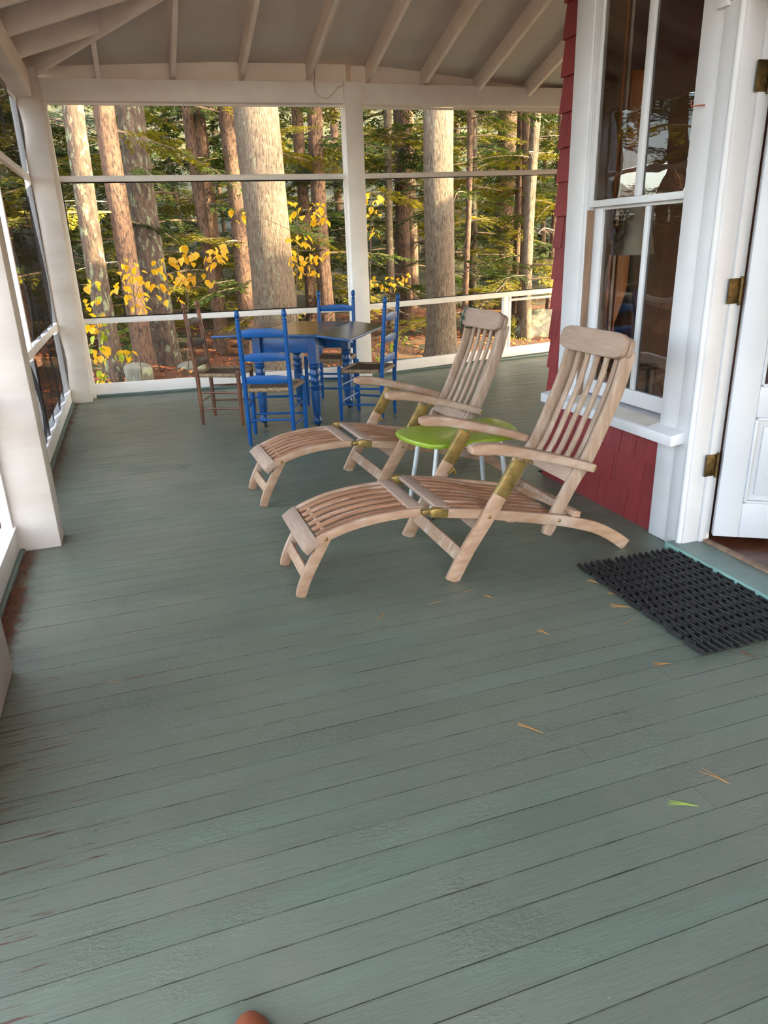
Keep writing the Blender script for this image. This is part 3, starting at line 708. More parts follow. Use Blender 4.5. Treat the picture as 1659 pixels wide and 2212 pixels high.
    yslat('fold_board', P([(1.035, 0.344), (1.075, 0.344), (1.10, 0.342)]), 0.010, 0, 0.205, 'teak_grey')
    yslat('fold_board', P([(1.150, 0.345), (1.185, 0.342), (1.222, 0.335)]), 0.010, 0, 0.245, 'teak_grey')
    for k in range(8):
        yc = -0.213 + 0.0608 * k
        pts = [(x, z + 0.012 - 0.012 * max(0, min(1, (x - 0.12) / 0.2)) + 0.0) for x, z in seat_c[1:13]]
        yslat('seat_slat', [(x, z + 0.006) for x, z in pts], 0.008, yc, 0.0140, 'teak_warm', 0.004)
    yslat('rear_crossbar', P([(1.832, 0.232), (1.872, 0.222)]), 0.015, 0, 0.285, 'teak')
    yslat('seat_support', P([(1.50, 0.235), (1.545, 0.226)]), 0.008, 0, 0.246, 'teak')
    # back: slats, lower board, headrest
    for k in range(5):
        yc = -0.156 + 0.078 * k
        yslat('back_slat', [(x + 0.004, z) for x, z in post_c[6:]], 0.008, yc, 0.0165, 'teak_post', 0.005)
    yslat('back_board', P([(1.825, 0.372), (1.862, 0.432)]), 0.010, 0, 0.215, 'teak_grey')
    hd = MB()
    c0 = Vector((2.105 + o, 0, 0.975)); ax = Vector((0.27, 0, 0.963)).normalized(); nx = Vector((-0.963, 0, 0.27))
    prof = []
    for q_ in range(28):
        a = 2 * PI * q_ / 28; cx, sx = math.cos(a), math.sin(a)
        prof.append((math.copysign(abs(cx) ** 0.32, cx) * 0.262, math.copysign(abs(sx) ** 0.55, sx) * 0.060))
    vs = []
    for off_, bow in ((0.042, 1), (0.012, 1)):
        for yy_, aa in prof: vs.append(c0 + Vector((0, yy_, 0)) + ax * aa + nx * (off_ + 0.014 * (yy_ / 0.26) ** 2))
    hd.add(vs, [tuple(range(28)), tuple(reversed(range(28, 56)))] + [(i, (i + 1) % 28, (i + 1) % 28 + 28, i + 28) for i in range(28)])
    hd.build('headrest', 'teak_grey', t, 0.006)
    hd = MB(); vs = []
    for off_ in (0.010, -0.022):
        for yy_, aa in prof: vs.append(c0 + Vector((0, yy_ * 0.985, 0)) + ax * (aa * 0.93 - 0.004) + nx * (off_ + 0.010 * (yy_ / 0.26) ** 2))
    hd.add(vs, [tuple(range(28)), tuple(reversed(range(28, 56)))] + [(i, (i + 1) % 28, (i + 1) % 28 + 28, i + 28) for i in range(28)])
    hd.build('headrest_backing', 'teak_grey', t, 0.006)
    # stretchers between the legs
    def cross(name, a, c, th, y_): return MB().ribbon(P([a, c]), th, -y_, y_).build(name, 'teak', t, 0.003)
    cross('stretcher', (1.240, 0.085), (1.268, 0.140), 0.010, 0.276)
    cross('stretcher', (1.345, 0.205), (1.385, 0.245), 0.009, 0.276)
    cross('stretcher', (0.545, 0.075), (0.568, 0.122), 0.008, 0.168)
    MB().lathe([(0.014, 0), (0.014, 0.39)], 12, (0.660 + o, -0.195, 0.276), (0, 1, 0)).build('dowel', 'teak', t)
    return t
near_chair = steamer('weathered teak steamer chair in front, nearest the doormat', (1.2, 3.012, 0), 0.0)
far_chair = steamer('weathered teak steamer chair behind the green table, cord tied on its headrest', (1.245, 4.285, 0), 0.033)
# green cord tied round one headrest
cd = thing('green_cord', 'dark green cord knotted round the far steamer chair headrest', 'cord')
mw = Matrix.Translation((1.245, 4.285, 0)) @ Matrix.Rotation(0.033, 4, 'Z')
def hp(yy_, aa, off_):
    c0 = Vector((2.105 - 1.2, 0, 0.975)); ax = Vector((0.27, 0, 0.963)).normalized(); nx = Vector((-0.963, 0, 0.27))
    return mw @ (c0 + Vector((0, yy_, 0)) + ax * aa + nx * off_)
loop = [(0.198, 0.064, 0.062), (0.200, 0.03, 0.066), (0.205, -0.02, 0.066), (0.21, -0.065, 0.058), (0.212, -0.072, 0.01), (0.208, -0.062, -0.032), (0.20, 0.0, -0.036), (0.198, 0.058, -0.032), (0.198, 0.068, 0.01), (0.198, 0.064, 0.062)]
MB().tube([hp(*p) for p in loop], 0.004, 6).build('loop', 'cord_green', cd)
MB().tube([hp(0.205, -0.015, 0.068), hp(0.24, 0.0, 0.072), hp(0.27, 0.015, 0.055)], 0.004, 6).build('loose_end', 'cord_green', cd)
MB().tube([hp(0.205, -0.02, 0.068), hp(0.19, -0.07, 0.075), hp(0.182, -0.11, 0.07)], 0.004, 6).build('loose_end', 'cord_green', cd)
MB().lathe([(0.002, -0.012), (0.011, -0.006), (0.011, 0.006), (0.002, 0.012)], 10, hp(0.205, -0.018, 0.068)).build('knot', 'cord_green', cd)

# ------------------------------------------------------------------ lime green side table
gt = thing('side_table', 'lime green enamel side table with pale tube legs between the steamer chairs', 'table', (1.66, 3.65, 0))
poly = [(-0.345, 0.06), (-0.335, 0.14), (-0.305, 0.185), (-0.25, 0.215), (-0.1, 0.235), (0.1, 0.242), (0.25, 0.235), (0.305, 0.215), (0.335, 0.16), (0.345, 0.04), (0.325, -0.08), (0.275, -0.175), (0.215, -0.215), (0.1, -0.235), (-0.12, -0.242), (-0.21, -0.235), (-0.265, -0.205), (-0.31, -0.11), (-0.335, -0.02)]
MB().prism(poly, 0.418, 0.445).build('tabletop', 'green_enamel', gt, 0.007, 3)
for sx, sy in ((-1, -1), (-1, 1), (1, -1), (1, 1)):
    lg = MB().tube([(sx * 0.19, sy * 0.13, 0.42), (sx * 0.245, sy * 0.165, 0.005)], 0.0135, 12).build('leg', 'grey_tube', gt)
    MB().lathe([(0.015, 0.0), (0.016, 0.02), (0.014, 0.024)], 12, (sx * 0.2455, sy * 0.1655, 0.0)).build('rubber_foot', 'caster', lg)

# ------------------------------------------------------------------ drop leaf table
TZ = 0.795
tc = Vector((1.377, 6.317, 0)); ta = math.atan2(0.826, 0.563)
tb = thing('drop_leaf_table', 'blue drop leaf table with worn dark top and turned legs', 'table', tc, ta - PI / 2)
# local: +y = long axis, +x = toward the right leaf
def leafpoly(x0, x1, dz, L=0.52, th=0.020):
    lo = [(x0, -L, TZ - th), (x1, -L, TZ - th + dz), (x1, L, TZ - th + dz), (x0, L, TZ - th)]
    hi = [(x0, -L, TZ), (x1, -L, TZ + dz), (x1, L, TZ + dz), (x0, L, TZ)]
    if x1 < x0: lo.reverse(); hi.reverse()
    return lo, hi
for name, x0, x1, dz in (('tabletop', -0.315, 0.305, 0.0), ('drop_leaf', 0.308, 0.60, -0.035), ('drop_leaf', -0.318, -0.615, -0.012)):
    lo, hi = leafpoly(x0, x1, dz)
    lf = MB().hexa(lo, hi).build(name, 'blue_old', tb, 0.005)
    e = 0.006; xs = min(x0, x1), max(x0, x1)
    lo2 = []
    for (x, yy_, z) in hi: lo2.append((min(max(x, xs[0] + e), xs[1] - e), yy_ * 0.985, z + 0.0004))
    MB().hexa(lo2, [(x, yy_, z + 0.0012) for x, yy_, z in lo2]).build('worn_surface', 'table_top', lf)
for s in (-1, 1):
    box('apron', 'blue_old', tb, s * 0.245 - 0.011, s * 0.245 + 0.011, -0.40, 0.40, TZ - 0.155, TZ - 0.021, 0.002)
    box('apron', 'blue_old', tb, -0.215, 0.215, s * 0.415 - 0.011, s * 0.415 + 0.011, TZ - 0.155, TZ - 0.021, 0.002)
# swinging brackets that carry the leaves
for s in (-1, 1):
    for yb in (-0.16, 0.18):
        pr = [(0.256, 0.645), (0.256, 0.765), (0.50, 0.735), (0.49, 0.715), (0.40, 0.70), (0.36, 0.675)]
        vs = [(s * x, yb + k * 0.011, z) for k in (-1, 1) for x, z in pr]
        MB().add(vs, [tuple(range(6)), tuple(reversed(range(6, 12)))] + [(i, (i + 1) % 6, (i + 1) % 6 + 6, i + 6) for i in range(6)]).build('leaf_bracket', 'blue_old', tb, 0.002)
prof = [(0.020, 0.040), (0.036, 0.062), (0.038, 0.085), (0.026, 0.105), (0.022, 0.112), (0.030, 0.118), (0.036, 0.16), (0.040, 0.24), (0.042, 0.30), (0.042, 0.335), (0.039, 0.338), (0.042, 0.344), (0.042, 0.352), (0.039, 0.355), (0.042, 0.361), (0.042, 0.369), (0.036, 0.376), (0.031, 0.384), (0.040, 0.402), (0.042, 0.418), (0.036, 0.436), (0.032, 0.443), (0.040, 0.452), (0.042, 0.475), (0.036, 0.50), (0.034, 0.506), (0.042, 0.516), (0.042, 0.54), (0.034, 0.548)]
for i, (sx, sy) in enumerate(((1, -1), (-1, -1), (-1, 1), (1, 1))):
    px, py = sx * 0.245, sy * 0.415
    lg = MB().lathe(prof, 18, (px, py, 0)).box(px - 0.036, px + 0.036, py - 0.036, py + 0.036, 0.555, TZ - 0.021).lathe([(0.036, 0.545), (0.045, 0.556)], 4, (px, py, 0)).build('leg', 'blue_old', tb, 0.0, smooth=40)
    MB().lathe([(0.008, 0.022), (0.008, 0.045)], 8, (px, py, 0)).build('caster_stem', 'old_brass', lg)
    MB().lathe([(0.016, -0.008), (0.019, -0.005), (0.019, 0.005), (0.016, 0.008)], 14, (px + 0.008, py, 0.019), (0.6, 0.8, 0)).build('caster_wheel', 'caster', lg)

# ------------------------------------------------------------------ ladder back chairs
def ladder(label, loc, fwd, m1, m2, H=1.035, group=None):
    """local +y forward, origin under the middle of the seat"""
    rz_ = math.atan2(fwd[1], fwd[0]) - PI / 2
    t = thing('ladder_back_chair', label, 'chair', (loc[0], loc[1], 0), rz_, group)
    bw, fw, d0 = 0.175, 0.215, 0.185
    def postat(s, z): return Vector((s * bw, -d0 - 0.055 * max(0, (z - 0.35) / 0.7), z))
    for s in (-1, 1):
        b = MB()
        ps = [postat(s, z) for z in (0.0, 0.12, 0.40, 0.70, H - 0.085)]
        b.tube(ps, [0.0145, 0.0175, 0.019, 0.019, 0.0175], 12)
        top = postat(s, H - 0.085); ax = (postat(s, H) - top)
        b.lathe([(0.0178, 0), (0.0155, 0.006), (0.0175, 0.012), (0.014, 0.017), (0.0125, 0.022), (0.0125, 0.028), (0.0185, 0.036), (0.020, 0.052), (0.0165, 0.072), (0.009, 0.083), (0.002, 0.086)], 12, top, ax)
        b.build('back_post', m1, t)
        f = MB().tube([(s * fw, d0, 0.0), (s * fw, d0, 0.12), (s * fw, d0, 0.465)], [0.0145, 0.0185, 0.0185], 12)
        f.lathe([(0.0185, 0), (0.016, 0.008), (0.008, 0.012), (0.001, 0.013)], 12, (s * fw, d0, 0.465)); f.build('front_leg', m1, t)
    for zc, hh in ((H - 0.165, 0.062), (H - 0.345, 0.064), (H - 0.515, 0.066)):
        b = MB(); n = 14; vs = []
        for k in (0, 1):
            for i in range(n + 1):
                u = i / n; x = (u * 2 - 1) * (bw - 0.008); z0_ = zc - hh / 2
                top = zc + hh / 2 - 0.016 + 0.017 * (1 - abs(2 * u - 1) ** 1.6) - 0.005 * math.cos(u * 4 * PI) * (0.5 if 0.15 < u < 0.85 else 0)
                yb = postat(1, zc).y - 0.018 * (1 - (2 * u - 1) ** 2) + (0.005 if k else -0.005)
                vs += [(x, yb, z0_), (x, yb, top)]
        fs = []; o = 2 * (n + 1)
        for i in range(n):
            a, b2, c, e = 2 * i, 2 * i + 1, 2 * i + 3, 2 * i + 2
            fs += [(a, b2, c, e), (a + o, e + o, c + o, b2 + o), (b2, b2 + o, c + o, c), (a, e, e + o, a + o)]
        fs += [(0, o, o + 1, 1), (2 * n, 2 * n + 1, 2 * n + 1 + o, 2 * n + o)]
        b.add(vs, fs); b.build('slat', m2, t, 0.0015)
    def rung(a, c, r=0.0095): MB().tube([a, Vector(a).lerp(Vector(c), 0.5), c], [r * 0.8, r, r * 0.8], 8).build('rung', m1, t)
    for z in (0.17, 0.31): rung((-fw, d0, z), (fw, d0, z))
    for z in (0.20,): rung((-bw, -d0, z), (bw, -d0, z))
    for s in (-1, 1):
        for z in (0.145, 0.285): rung((s * bw, -d0, z), (s * fw, d0, z))
    # woven seat: over and under strips, rolled round the four rails
    SZ = 0.435; b = MB(); nu, nv = 46, 40; vs = []
    for j in range(nv + 1):
        v = j / nv; yy_ = -d0 + 2 * d0 * v; wv = bw + (fw - bw) * v
        for i in range(nu + 1):
            u = i / nu; x = (2 * u - 1) * wv
            zz = SZ + 0.006 - 0.022 * (math.sin(PI * u) * math.sin(PI * v)) + 0.0035 * math.sin(PI * nu * 0.5 * u) * math.sin(PI * nv * 0.5 * v) + 0.0025 * (((i // 2 + j // 2) % 2) * 2 - 1)
            vs.append((x, yy_, zz))
    m0 = len(vs)
    vs += [(x, yy_, z - 0.012) for x, yy_, z in vs]
    fs = [(j * (nu + 1) + i, j * (nu + 1) + i + 1, (j + 1) * (nu + 1) + i + 1, (j + 1) * (nu + 1) + i) for j in range(nv) for i in range(nu)]
    fs += [tuple(reversed([k + m0 for k in f])) for f in fs]
    b.add(vs, fs); b.build('woven_seat', 'rush', t, 0, smooth=60)
    for a, c in (((-fw, d0, SZ), (fw, d0, SZ)), ((-bw, -d0, SZ), (bw, -d0, SZ)), ((-bw, -d0, SZ), (-fw, d0, SZ)), ((bw, -d0, SZ), (fw, d0, SZ))):
        a = Vector(a); c = Vector(c); a, c = a.lerp(c, 0.05), a.lerp(c, 0.95); k = 34
        MB().tube([a.lerp(c, i / k) for i in range(k + 1)], [0.0165 + (0.0022 if i % 2 else 0) for i in range(k + 1)], 8).build('seat_edge', 'rush_light', t)
    return t
GB = 'blue ladder back chairs round the table'
def seatc(back, fwd):   # back feet middle -> seat middle
    f = Vector((fwd[0], fwd[1])).normalized(); return (back[0] + f.x * 0.185, back[1] + f.y * 0.185)
f1 = (0.36, 0.93); ladder('blue ladder back chair in front of the table with its back to the camera', seatc((0.893, 5.485), f1), f1, 'blue_paint', 'blue_paint', group=GB)
f2 = (-0.79, 0.61); ladder('blue ladder back chair seen from the side, at the right end of the table', seatc((2.04, 6.0), f2), f2, 'blue_paint', 'blue_paint', 1.05, GB)
f3 = (-0.5, -0.866); ladder('blue ladder back chair behind the table by the white middle post', seatc((1.865, 7.03), f3), f3, 'blue_paint', 'blue_paint', 1.05, GB)
f4 = (0.92, -0.40); br = ladder('brown wooden ladder back chair at the left end of the table', seatc((0.52, 6.62), f4), f4, 'brown_wood', 'brown_dark', 1.04)

# ------------------------------------------------------------------ rubber link doormat
dm = thing('doormat', 'black rubber link doormat in front of the door', 'doormat', (1.79, 1.80, 0), math.radians(-1.0))
b = MB(); L = 0.098; vs = []; fs = []
xs = [-0.5, -0.25, 0.0, 0.25, 0.5]
b.ribbon([(u * L, 0.0085 - 0.004 * (1 - (2 * u) ** 2)) for u in xs], 0.0088, -0.0052, 0.0052)
lm = b.mesh('link', 'rubber', 0.001, 1)
ncol, nrow, cp_, rp = 34, 7, 0.0168, 0.1225
for i in range(ncol):
    for j in range(nrow):
        yy_ = 0.045 + j * rp + (rp / 2 if i % 2 else 0)
        if yy_ > 0.80: continue
        link('link', lm, dm, (0.006 + i * cp_ + random.uniform(-0.0012, 0.0012), yy_ + random.uniform(-0.004, 0.004), 0.0058 + random.uniform(0, 0.003)), (0, random.uniform(-0.03, 0.03), PI / 2 + random.uniform(-0.06, 0.06)))
for j in range(2 * nrow - 1):
    yy_ = 0.075 + j * rp / 2
    if yy_ < 0.79: MB().tube([(0.0, yy_, 0.009), (ncol * cp_, yy_, 0.009)], 0.0016, 5).build('wire', 'wire', dm)

# ------------------------------------------------------------------ cable along one rafter
cb = thing('ceiling_cable', 'white painted cable stapled along a rafter and looping to the middle post', 'cable')
pts = []
for k in range(12):
    yy_ = 5.4 + (8.02 - 5.4) * k / 11; pts.append((2.045, yy_, deck_back(2.045, yy_) - RD - 0.005 + 0.004 * math.sin(k * 2)))
pts += [(2.03, 8.0, 2.97), (2.04, 7.995, 2.90), (2.09, 7.992, 2.862), (2.16, 7.992, 2.855), (2.22, 7.99, 2.90), (2.27, 7.985, 2.955), (2.33, 7.95, 2.975)]
MB().tube(pts, 0.0065, 6).build('cable_run', 'cable', cb)
for k in range(0, 12, 2):
    x, yy_, z = pts[k]; MB().box(x - 0.011, x + 0.011, yy_ - 0.005, yy_ + 0.005, z - 0.009, z + 0.012).build('staple', 'cable', cb, 0.002)

# ------------------------------------------------------------------ the photographer's shoe at the lower edge
sh = thing('shoe', 'tan leather shoe tip on the floor at the bottom edge', 'shoe', (0.02, 0.92, 0), 0.0)
b = MB(); rings = [(-0.165, 0.030, 0.03), (-0.155, 0.036, 0.075), (-0.10, 0.038, 0.085), (-0.04, 0.040, 0.075), (0.02, 0.045, 0.062), (0.07, 0.044, 0.050), (0.10, 0.036, 0.042), (0.118, 0.022, 0.033), (0.125, 0.006, 0.022)]
n = 14; vs = []
for yy_, hw, hh in rings:
    for j in range(n):
        a = PI * j / (n - 1); vs.append((math.cos(a) * hw, yy_, 0.012 + math.sin(a) * (hh - 0.012)))
k = len(rings)
b.add(vs, [(i * n + j, i * n + j + 1, (i + 1) * n + j + 1, (i + 1) * n + j) for i in range(k - 1) for j in range(n - 1)] + [(i * n, (i + 1) * n, (i + 1) * n + n - 1, i * n + n - 1) for i in range(k - 1)] + [tuple(range(n)), tuple(range((k - 1) * n, k * n))])
b.build('upper', 'shoe_leather', sh, 0, smooth=60)
MB().prism([(0.03, -0.165), (0.042, -0.08), (0.047, 0.03), (0.044, 0.08), (0.028, 0.115), (0.0, 0.127), (-0.028, 0.115), (-0.044, 0.08), (-0.047, 0.03), (-0.042, -0.08), (-0.03, -0.165)], 0.0, 0.013).build('sole', 'shoe_sole', sh, 0.002)

# ------------------------------------------------------------------ pine needles and leaves lying about
def needles(x, yy_, ang_, n_, L_, spread, m_, label, group=None):
    t = thing('pine_needles', label, 'pine needles', (x, yy_, 0.0005), ang_, group)
    for k in range(n_):
        a = spread * (k - (n_ - 1) / 2); b = MB()
        l = L_ * random.uniform(0.85, 1.0)
        b.tube([(0, 0, 0.0012), (l * 0.5 * math.cos(a * 0.6), l * 0.5 * math.sin(a * 0.6), 0.003), (l * math.cos(a), l * math.sin(a), 0.0012)], [0.0007, 0.0009, 0.0005], 5)
        b.build('needle', m_, t)
    return t
GN = 'pine needles scattered on the floor'
NL = [ # x, y, angle, count, length, spread, material, label
 (1.26, 1.20, 2.6, 4, 0.085, 0.09, 'needle_green', 'fresh green pine needle cluster on the floor'),
 (1.40, 1.24, 2.0, 2, 0.085, 0.25, 'needle_tan', 'pair of tan pine needles just beyond the green cluster'),
 (1.03, 1.62, 2.2, 3, 0.095, 0.07, 'needle_tan', 'thick tan pine needle bundle lying in the middle of the near floor'),
 (1.36, 2.14, 1.9, 5, 0.055, 0.13, 'needle_tan', 'small fanned tan pine needle tuft left of the doormat corner'),
 (1.74, 2.12, 3.4, 2, 0.075, 0.05, 'needle_tan', 'straight tan needle pair left of the doormat near edge'),
 (1.66, 1.80, 2.9, 4, 0.07, 0.16, 'needle_tan', 'splayed tan pine needles in front of the doormat'),
 (1.97, 1.72, 2.0, 4, 0.06, 0.1, 'needle_brown', 'brown pine needle tuft near the right edge in front of the doormat'),
 (1.80, 2.45, 2.0, 4, 0.06, 0.18, 'needle_tan', 'tan pine needles at the far left corner of the doormat'),
 (1.83, 2.30, 2.2, 4, 0.075, 0.14, 'needle_tan', 'tan pine needles beside the left edge of the doormat'),
 (1.79, 2.21, 2.6, 5, 0.085, 0.12, 'needle_tan', 'larger tan pine needle tuft beside the left edge of the doormat'),
 (1.02, 2.55, 0.1, 2, 0.07, 0.04, 'needle_tan', 'tan needle pair in front of the near steamer chair leg'),
 (1.20, 2.60, 0.0, 2, 0.065, 0.05, 'needle_tan', 'tan needle pair just right of the near steamer chair leg'),
 (1.30, 2.50, 2.1, 3, 0.05, 0.2, 'needle_tan', 'short tan needle fan right of the near steamer chair leg'),
 (0.77, 2.50, 0.7, 3, 0.07, 0.07, 'needle_tan', 'tan pine needles in front of the near footrest leg'),
 (0.85, 3.45, 0.9, 3, 0.065, 0.1, 'needle_tan', 'dull pine needles under the near steamer chair footrest'),
 (-0.22, 2.42, 0.1, 2, 0.075, 0.03, 'needle_brown', 'brown pine needle on the floor near the left wall'),
 (-0.28, 2.43, -0.3, 1, 0.055, 0.03, 'needle_tan', 'single pale needle end to end with a brown one near the left wall'),
]
for a in NL: needles(*a[:7], a[7], GN)
# drift of brown needles along the foot of the left wall
b = MB(); rnd = random.Random(4)
for k in range(1100):
    yy_ = rnd.choice((rnd.uniform(2.7, 3.85), rnd.uniform(4.1, 8.0), rnd.uniform(2.7, 3.4)))
    x = -0.705 + abs(rnd.gauss(0, 0.022)); a = rnd.uniform(0, PI); l = rnd.uniform(0.02, 0.05); z = rnd.uniform(0.001, 0.012)
    dx, dy = math.cos(a) * l, math.sin(a) * l; nx_, ny_ = -math.sin(a) * 0.0012, math.cos(a) * 0.0012
    if x + dx < -0.73 or x - dx < -0.73: dx *= 0.2
    b.add([(x - dx - nx_, yy_ - dy - ny_, z), (x - dx + nx_, yy_ - dy + ny_, z), (x + dx + nx_, yy_ + dy + ny_, z + 0.006), (x + dx - nx_, yy_ + dy - ny_, z + 0.006), (x, yy_, z + 0.004)], [(0, 1, 4), (1, 2, 4), (2, 3, 4), (3, 0, 4)])
nd = b.build('needle_drift', 'needle_brown', None, 0, smooth=0); tag(nd, 'drift of brown pine needles along the foot of the left screen wall', 'pine needles', None, 'stuff')
def flat_leaf(label, loc, sc, rz_, m_='dry_leaf'):
    b = MB(); n = 16; vs = [(0, 0, 0.012)]
    for k in range(n):
        a = 2 * PI * k / n; r = (0.05 + 0.022 * math.cos(2 * a)) * (1 + 0.18 * math.cos(7 * a)); vs.append((r * math.cos(a) * 1.3, r * math.sin(a) * 0.8, 0.003 + 0.02 * abs(math.sin(a)) * abs(math.cos(a * 2))))
    m0 = len(vs); vs += [(x, y_, z - 0.0012) for x, y_, z in vs]
    fs = [(0, 1 + k, 1 + (k + 1) % n) for k in range(n)]; fs += [tuple(reversed([i + m0 for i in f])) for f in fs]; fs += [(1 + k, 1 + k + m0, 1 + (k + 1) % n + m0, 1 + (k + 1) % n) for k in range(n)]
    t = thing('fallen_leaf', label, 'leaf', loc, rz_); o = b.build('blade', m_, t, 0); o.scale = (sc, sc, sc)
    MB().tube([(0.07 * sc, 0, 0.004), (0.105 * sc, 0.01, 0.004)], 0.0012, 5).build('leaf_stalk', m_, t)
flat_leaf('curled brown leaf at the foot of the red house corner', (3.68, 5.95, 0.0), 1.6, 0.6)
flat_leaf('flat tan leaf clump on the floor below the right screen bay', (3.36, 8.02, 0.0), 1.5, 0.1, 'needle_tan')
flat_leaf('small brown leaf on the floor left of the brown chair', (0.35, 8.05, 0.0), 0.5, 0.9)

# ------------------------------------------------------------------ outside: ground, rocks, litter
def hnoise(x, y_):
    return 0.5 * math.sin(x * 0.7 + 1.3) * math.cos(y_ * 0.55 + 0.4) + 0.3 * math.sin(x * 1.7 + y_ * 1.1) + 0.15 * math.sin(x * 3.1 - y_ * 2.7)
def ground_z(x, y_):
    z = -0.62 + 0.07 * hnoise(x, y_)
    z += 0.42 * math.exp(-(((x + 0.1) / 1.1) ** 2 + ((y_ - 11.3) / 1.0) ** 2))      # mound of roots and needles
    z += 0.030 * max(0, y_ - 11) + 0.0010 * max(0, y_ - 12) ** 2 + 0.011 * max(0, y_ - 21) ** 2 * min(1, max(0, (x + 16) / 10))    # the land climbs behind the house
    return z
b = MB(); NX, NY = 90, 84; vs = []
for j in range(NY + 1):
    y_ = -16 + 72 * (j / NY) 
    for i in range(NX + 1):
        x = -34 + 72 * (i / NX); vs.append((x, y_, ground_z(x, y_)))
b.add(vs, [(j * (NX + 1) + i, j * (NX + 1) + i + 1, (j + 1) * (NX + 1) + i + 1, (j + 1) * (NX + 1) + i) for j in range(NY) for i in range(NX)])
b.mi = [1 if b.v[f[0]][1] > 19.5 else 0 for f in b.f]
gr = b.build('forest_ground', ['litter_ground', 'undergrowth'], None, 0, smooth=80); tag(gr, 'forest floor covered with orange pine litter', 'ground', None, 'structure')
b = MB(); rnd = random.Random(11)
for k in range(14000):
    y_ = 8.9 + 13 * rnd.random() ** 1.6; x = rnd.uniform(-3 - (y_ - 9) * 0.8, 3.5 + (y_ - 9) * 1.0 + 3)
    z = ground_z(x, y_) + 0.012; s = rnd.uniform(0.02, 0.065); a = rnd.uniform(0, 2 * PI)
    u = Vector((math.cos(a), math.sin(a), rnd.uniform(-0.4, 0.4))) * s; v_ = Vector((-math.sin(a), math.cos(a), rnd.uniform(-0.4, 0.6))) * s * rnd.uniform(0.15, 0.7); p = Vector((x, y_, z + s * 0.3))
    b.add([p - u, p - v_, p + u, p + v_], [(0, 1, 2), (0, 2, 3)])
lt = b.build('leaf_litter', 'litter', None, 0, smooth=0); tag(lt, 'fallen leaves and pine litter strewn over the forest floor', 'leaf litter', None, 'stuff')
def rock(label, x, y_, sx, sy, sz, seed):
    bm = bmesh.new(); bmesh.ops.create_icosphere(bm, subdivisions=3, radius=1.0); r = random.Random(seed); ph = [r.uniform(0, 6) for _ in range(6)]
    for v in bm.verts:
        c = v.co; k = 1 + 0.16 * math.sin(c.x * 3 + ph[0]) * math.sin(c.y * 3 + ph[1]) + 0.12 * math.sin(c.z * 4 + ph[2]) + 0.06 * math.sin(c.x * 9 + c.y * 7 + ph[3])
        v.co = Vector((c.x * sx * k, c.y * sy * k, c.z * sz * k))
    me = bpy.data.meshes.new('boulder'); bm.to_mesh(me); bm.free(); me.materials.append(MATS['rock']); me.shade_smooth()
    o = link('boulder', me, None, (x, y_, ground_z(x, y_) + sz * 0.25)); tag(o, label, 'rock', 'lichen covered rocks outside the screens')
rock('pale lichen rock beside the lichen trunk at the lower left screen', -0.05, 10.9, 0.20, 0.20, 0.17, 1)
rock('round lichen rock on the needle mound behind the left screen', 0.75, 11.9, 0.22, 0.2, 0.16, 2)
rock('broad flat boulder behind the brown chair, outside the screen', 1.75, 11.0, 0.75, 0.45, 0.22, 3)
rock('sunlit boulder seen through the right corner of the lower screen', 8.6, 14.5, 0.8, 0.5, 0.4, 4)

# ------------------------------------------------------------------ outside: trees
def trunk_mesh(name, r, h, bark, seed, lean=(0, 0), nseg=26, flare=1.5):
    rnd = random.Random(seed); b = MB(); n = 18; vs = []; ph = [rnd.uniform(0, 6) for _ in range(5)]
    for i in range(nseg + 1):
        t = (i / nseg) ** 1.35; z = t * h - 0.25
        rr = r * (1 - 0.045 * z * (4.0 / max(4.0, h)) ) * (1 + (flare - 1) * math.exp(-max(0, z) / 0.28))
        rr = max(rr, r * 0.25)
        cx = lean[0] * z + 0.03 * math.sin(z * 0.9 + ph[0]); cy = lean[1] * z + 0.03 * math.sin(z * 0.7 + ph[1])
        for j in range(n):
            a = 2 * PI * j / n
            k = 1 + 0.035 * math.sin(5 * a + ph[2] + z * 0.6) + 0.02 * math.sin(9 * a + ph[3] - z * 1.3) + 0.10 * math.exp(-max(0, z) / 0.25) * math.sin(4 * a + ph[4]) + rnd.uniform(-0.02, 0.02)
            vs.append((cx + math.cos(a) * rr * k, cy + math.sin(a) * rr * k, z))
    b.add(vs, [(i * n + j, i * n + (j + 1) % n, (i + 1) * n + (j + 1) % n, (i + 1) * n + j) for i in range(nseg) for j in range(n)])
    return b.mesh(name, bark, 0, smooth=70)

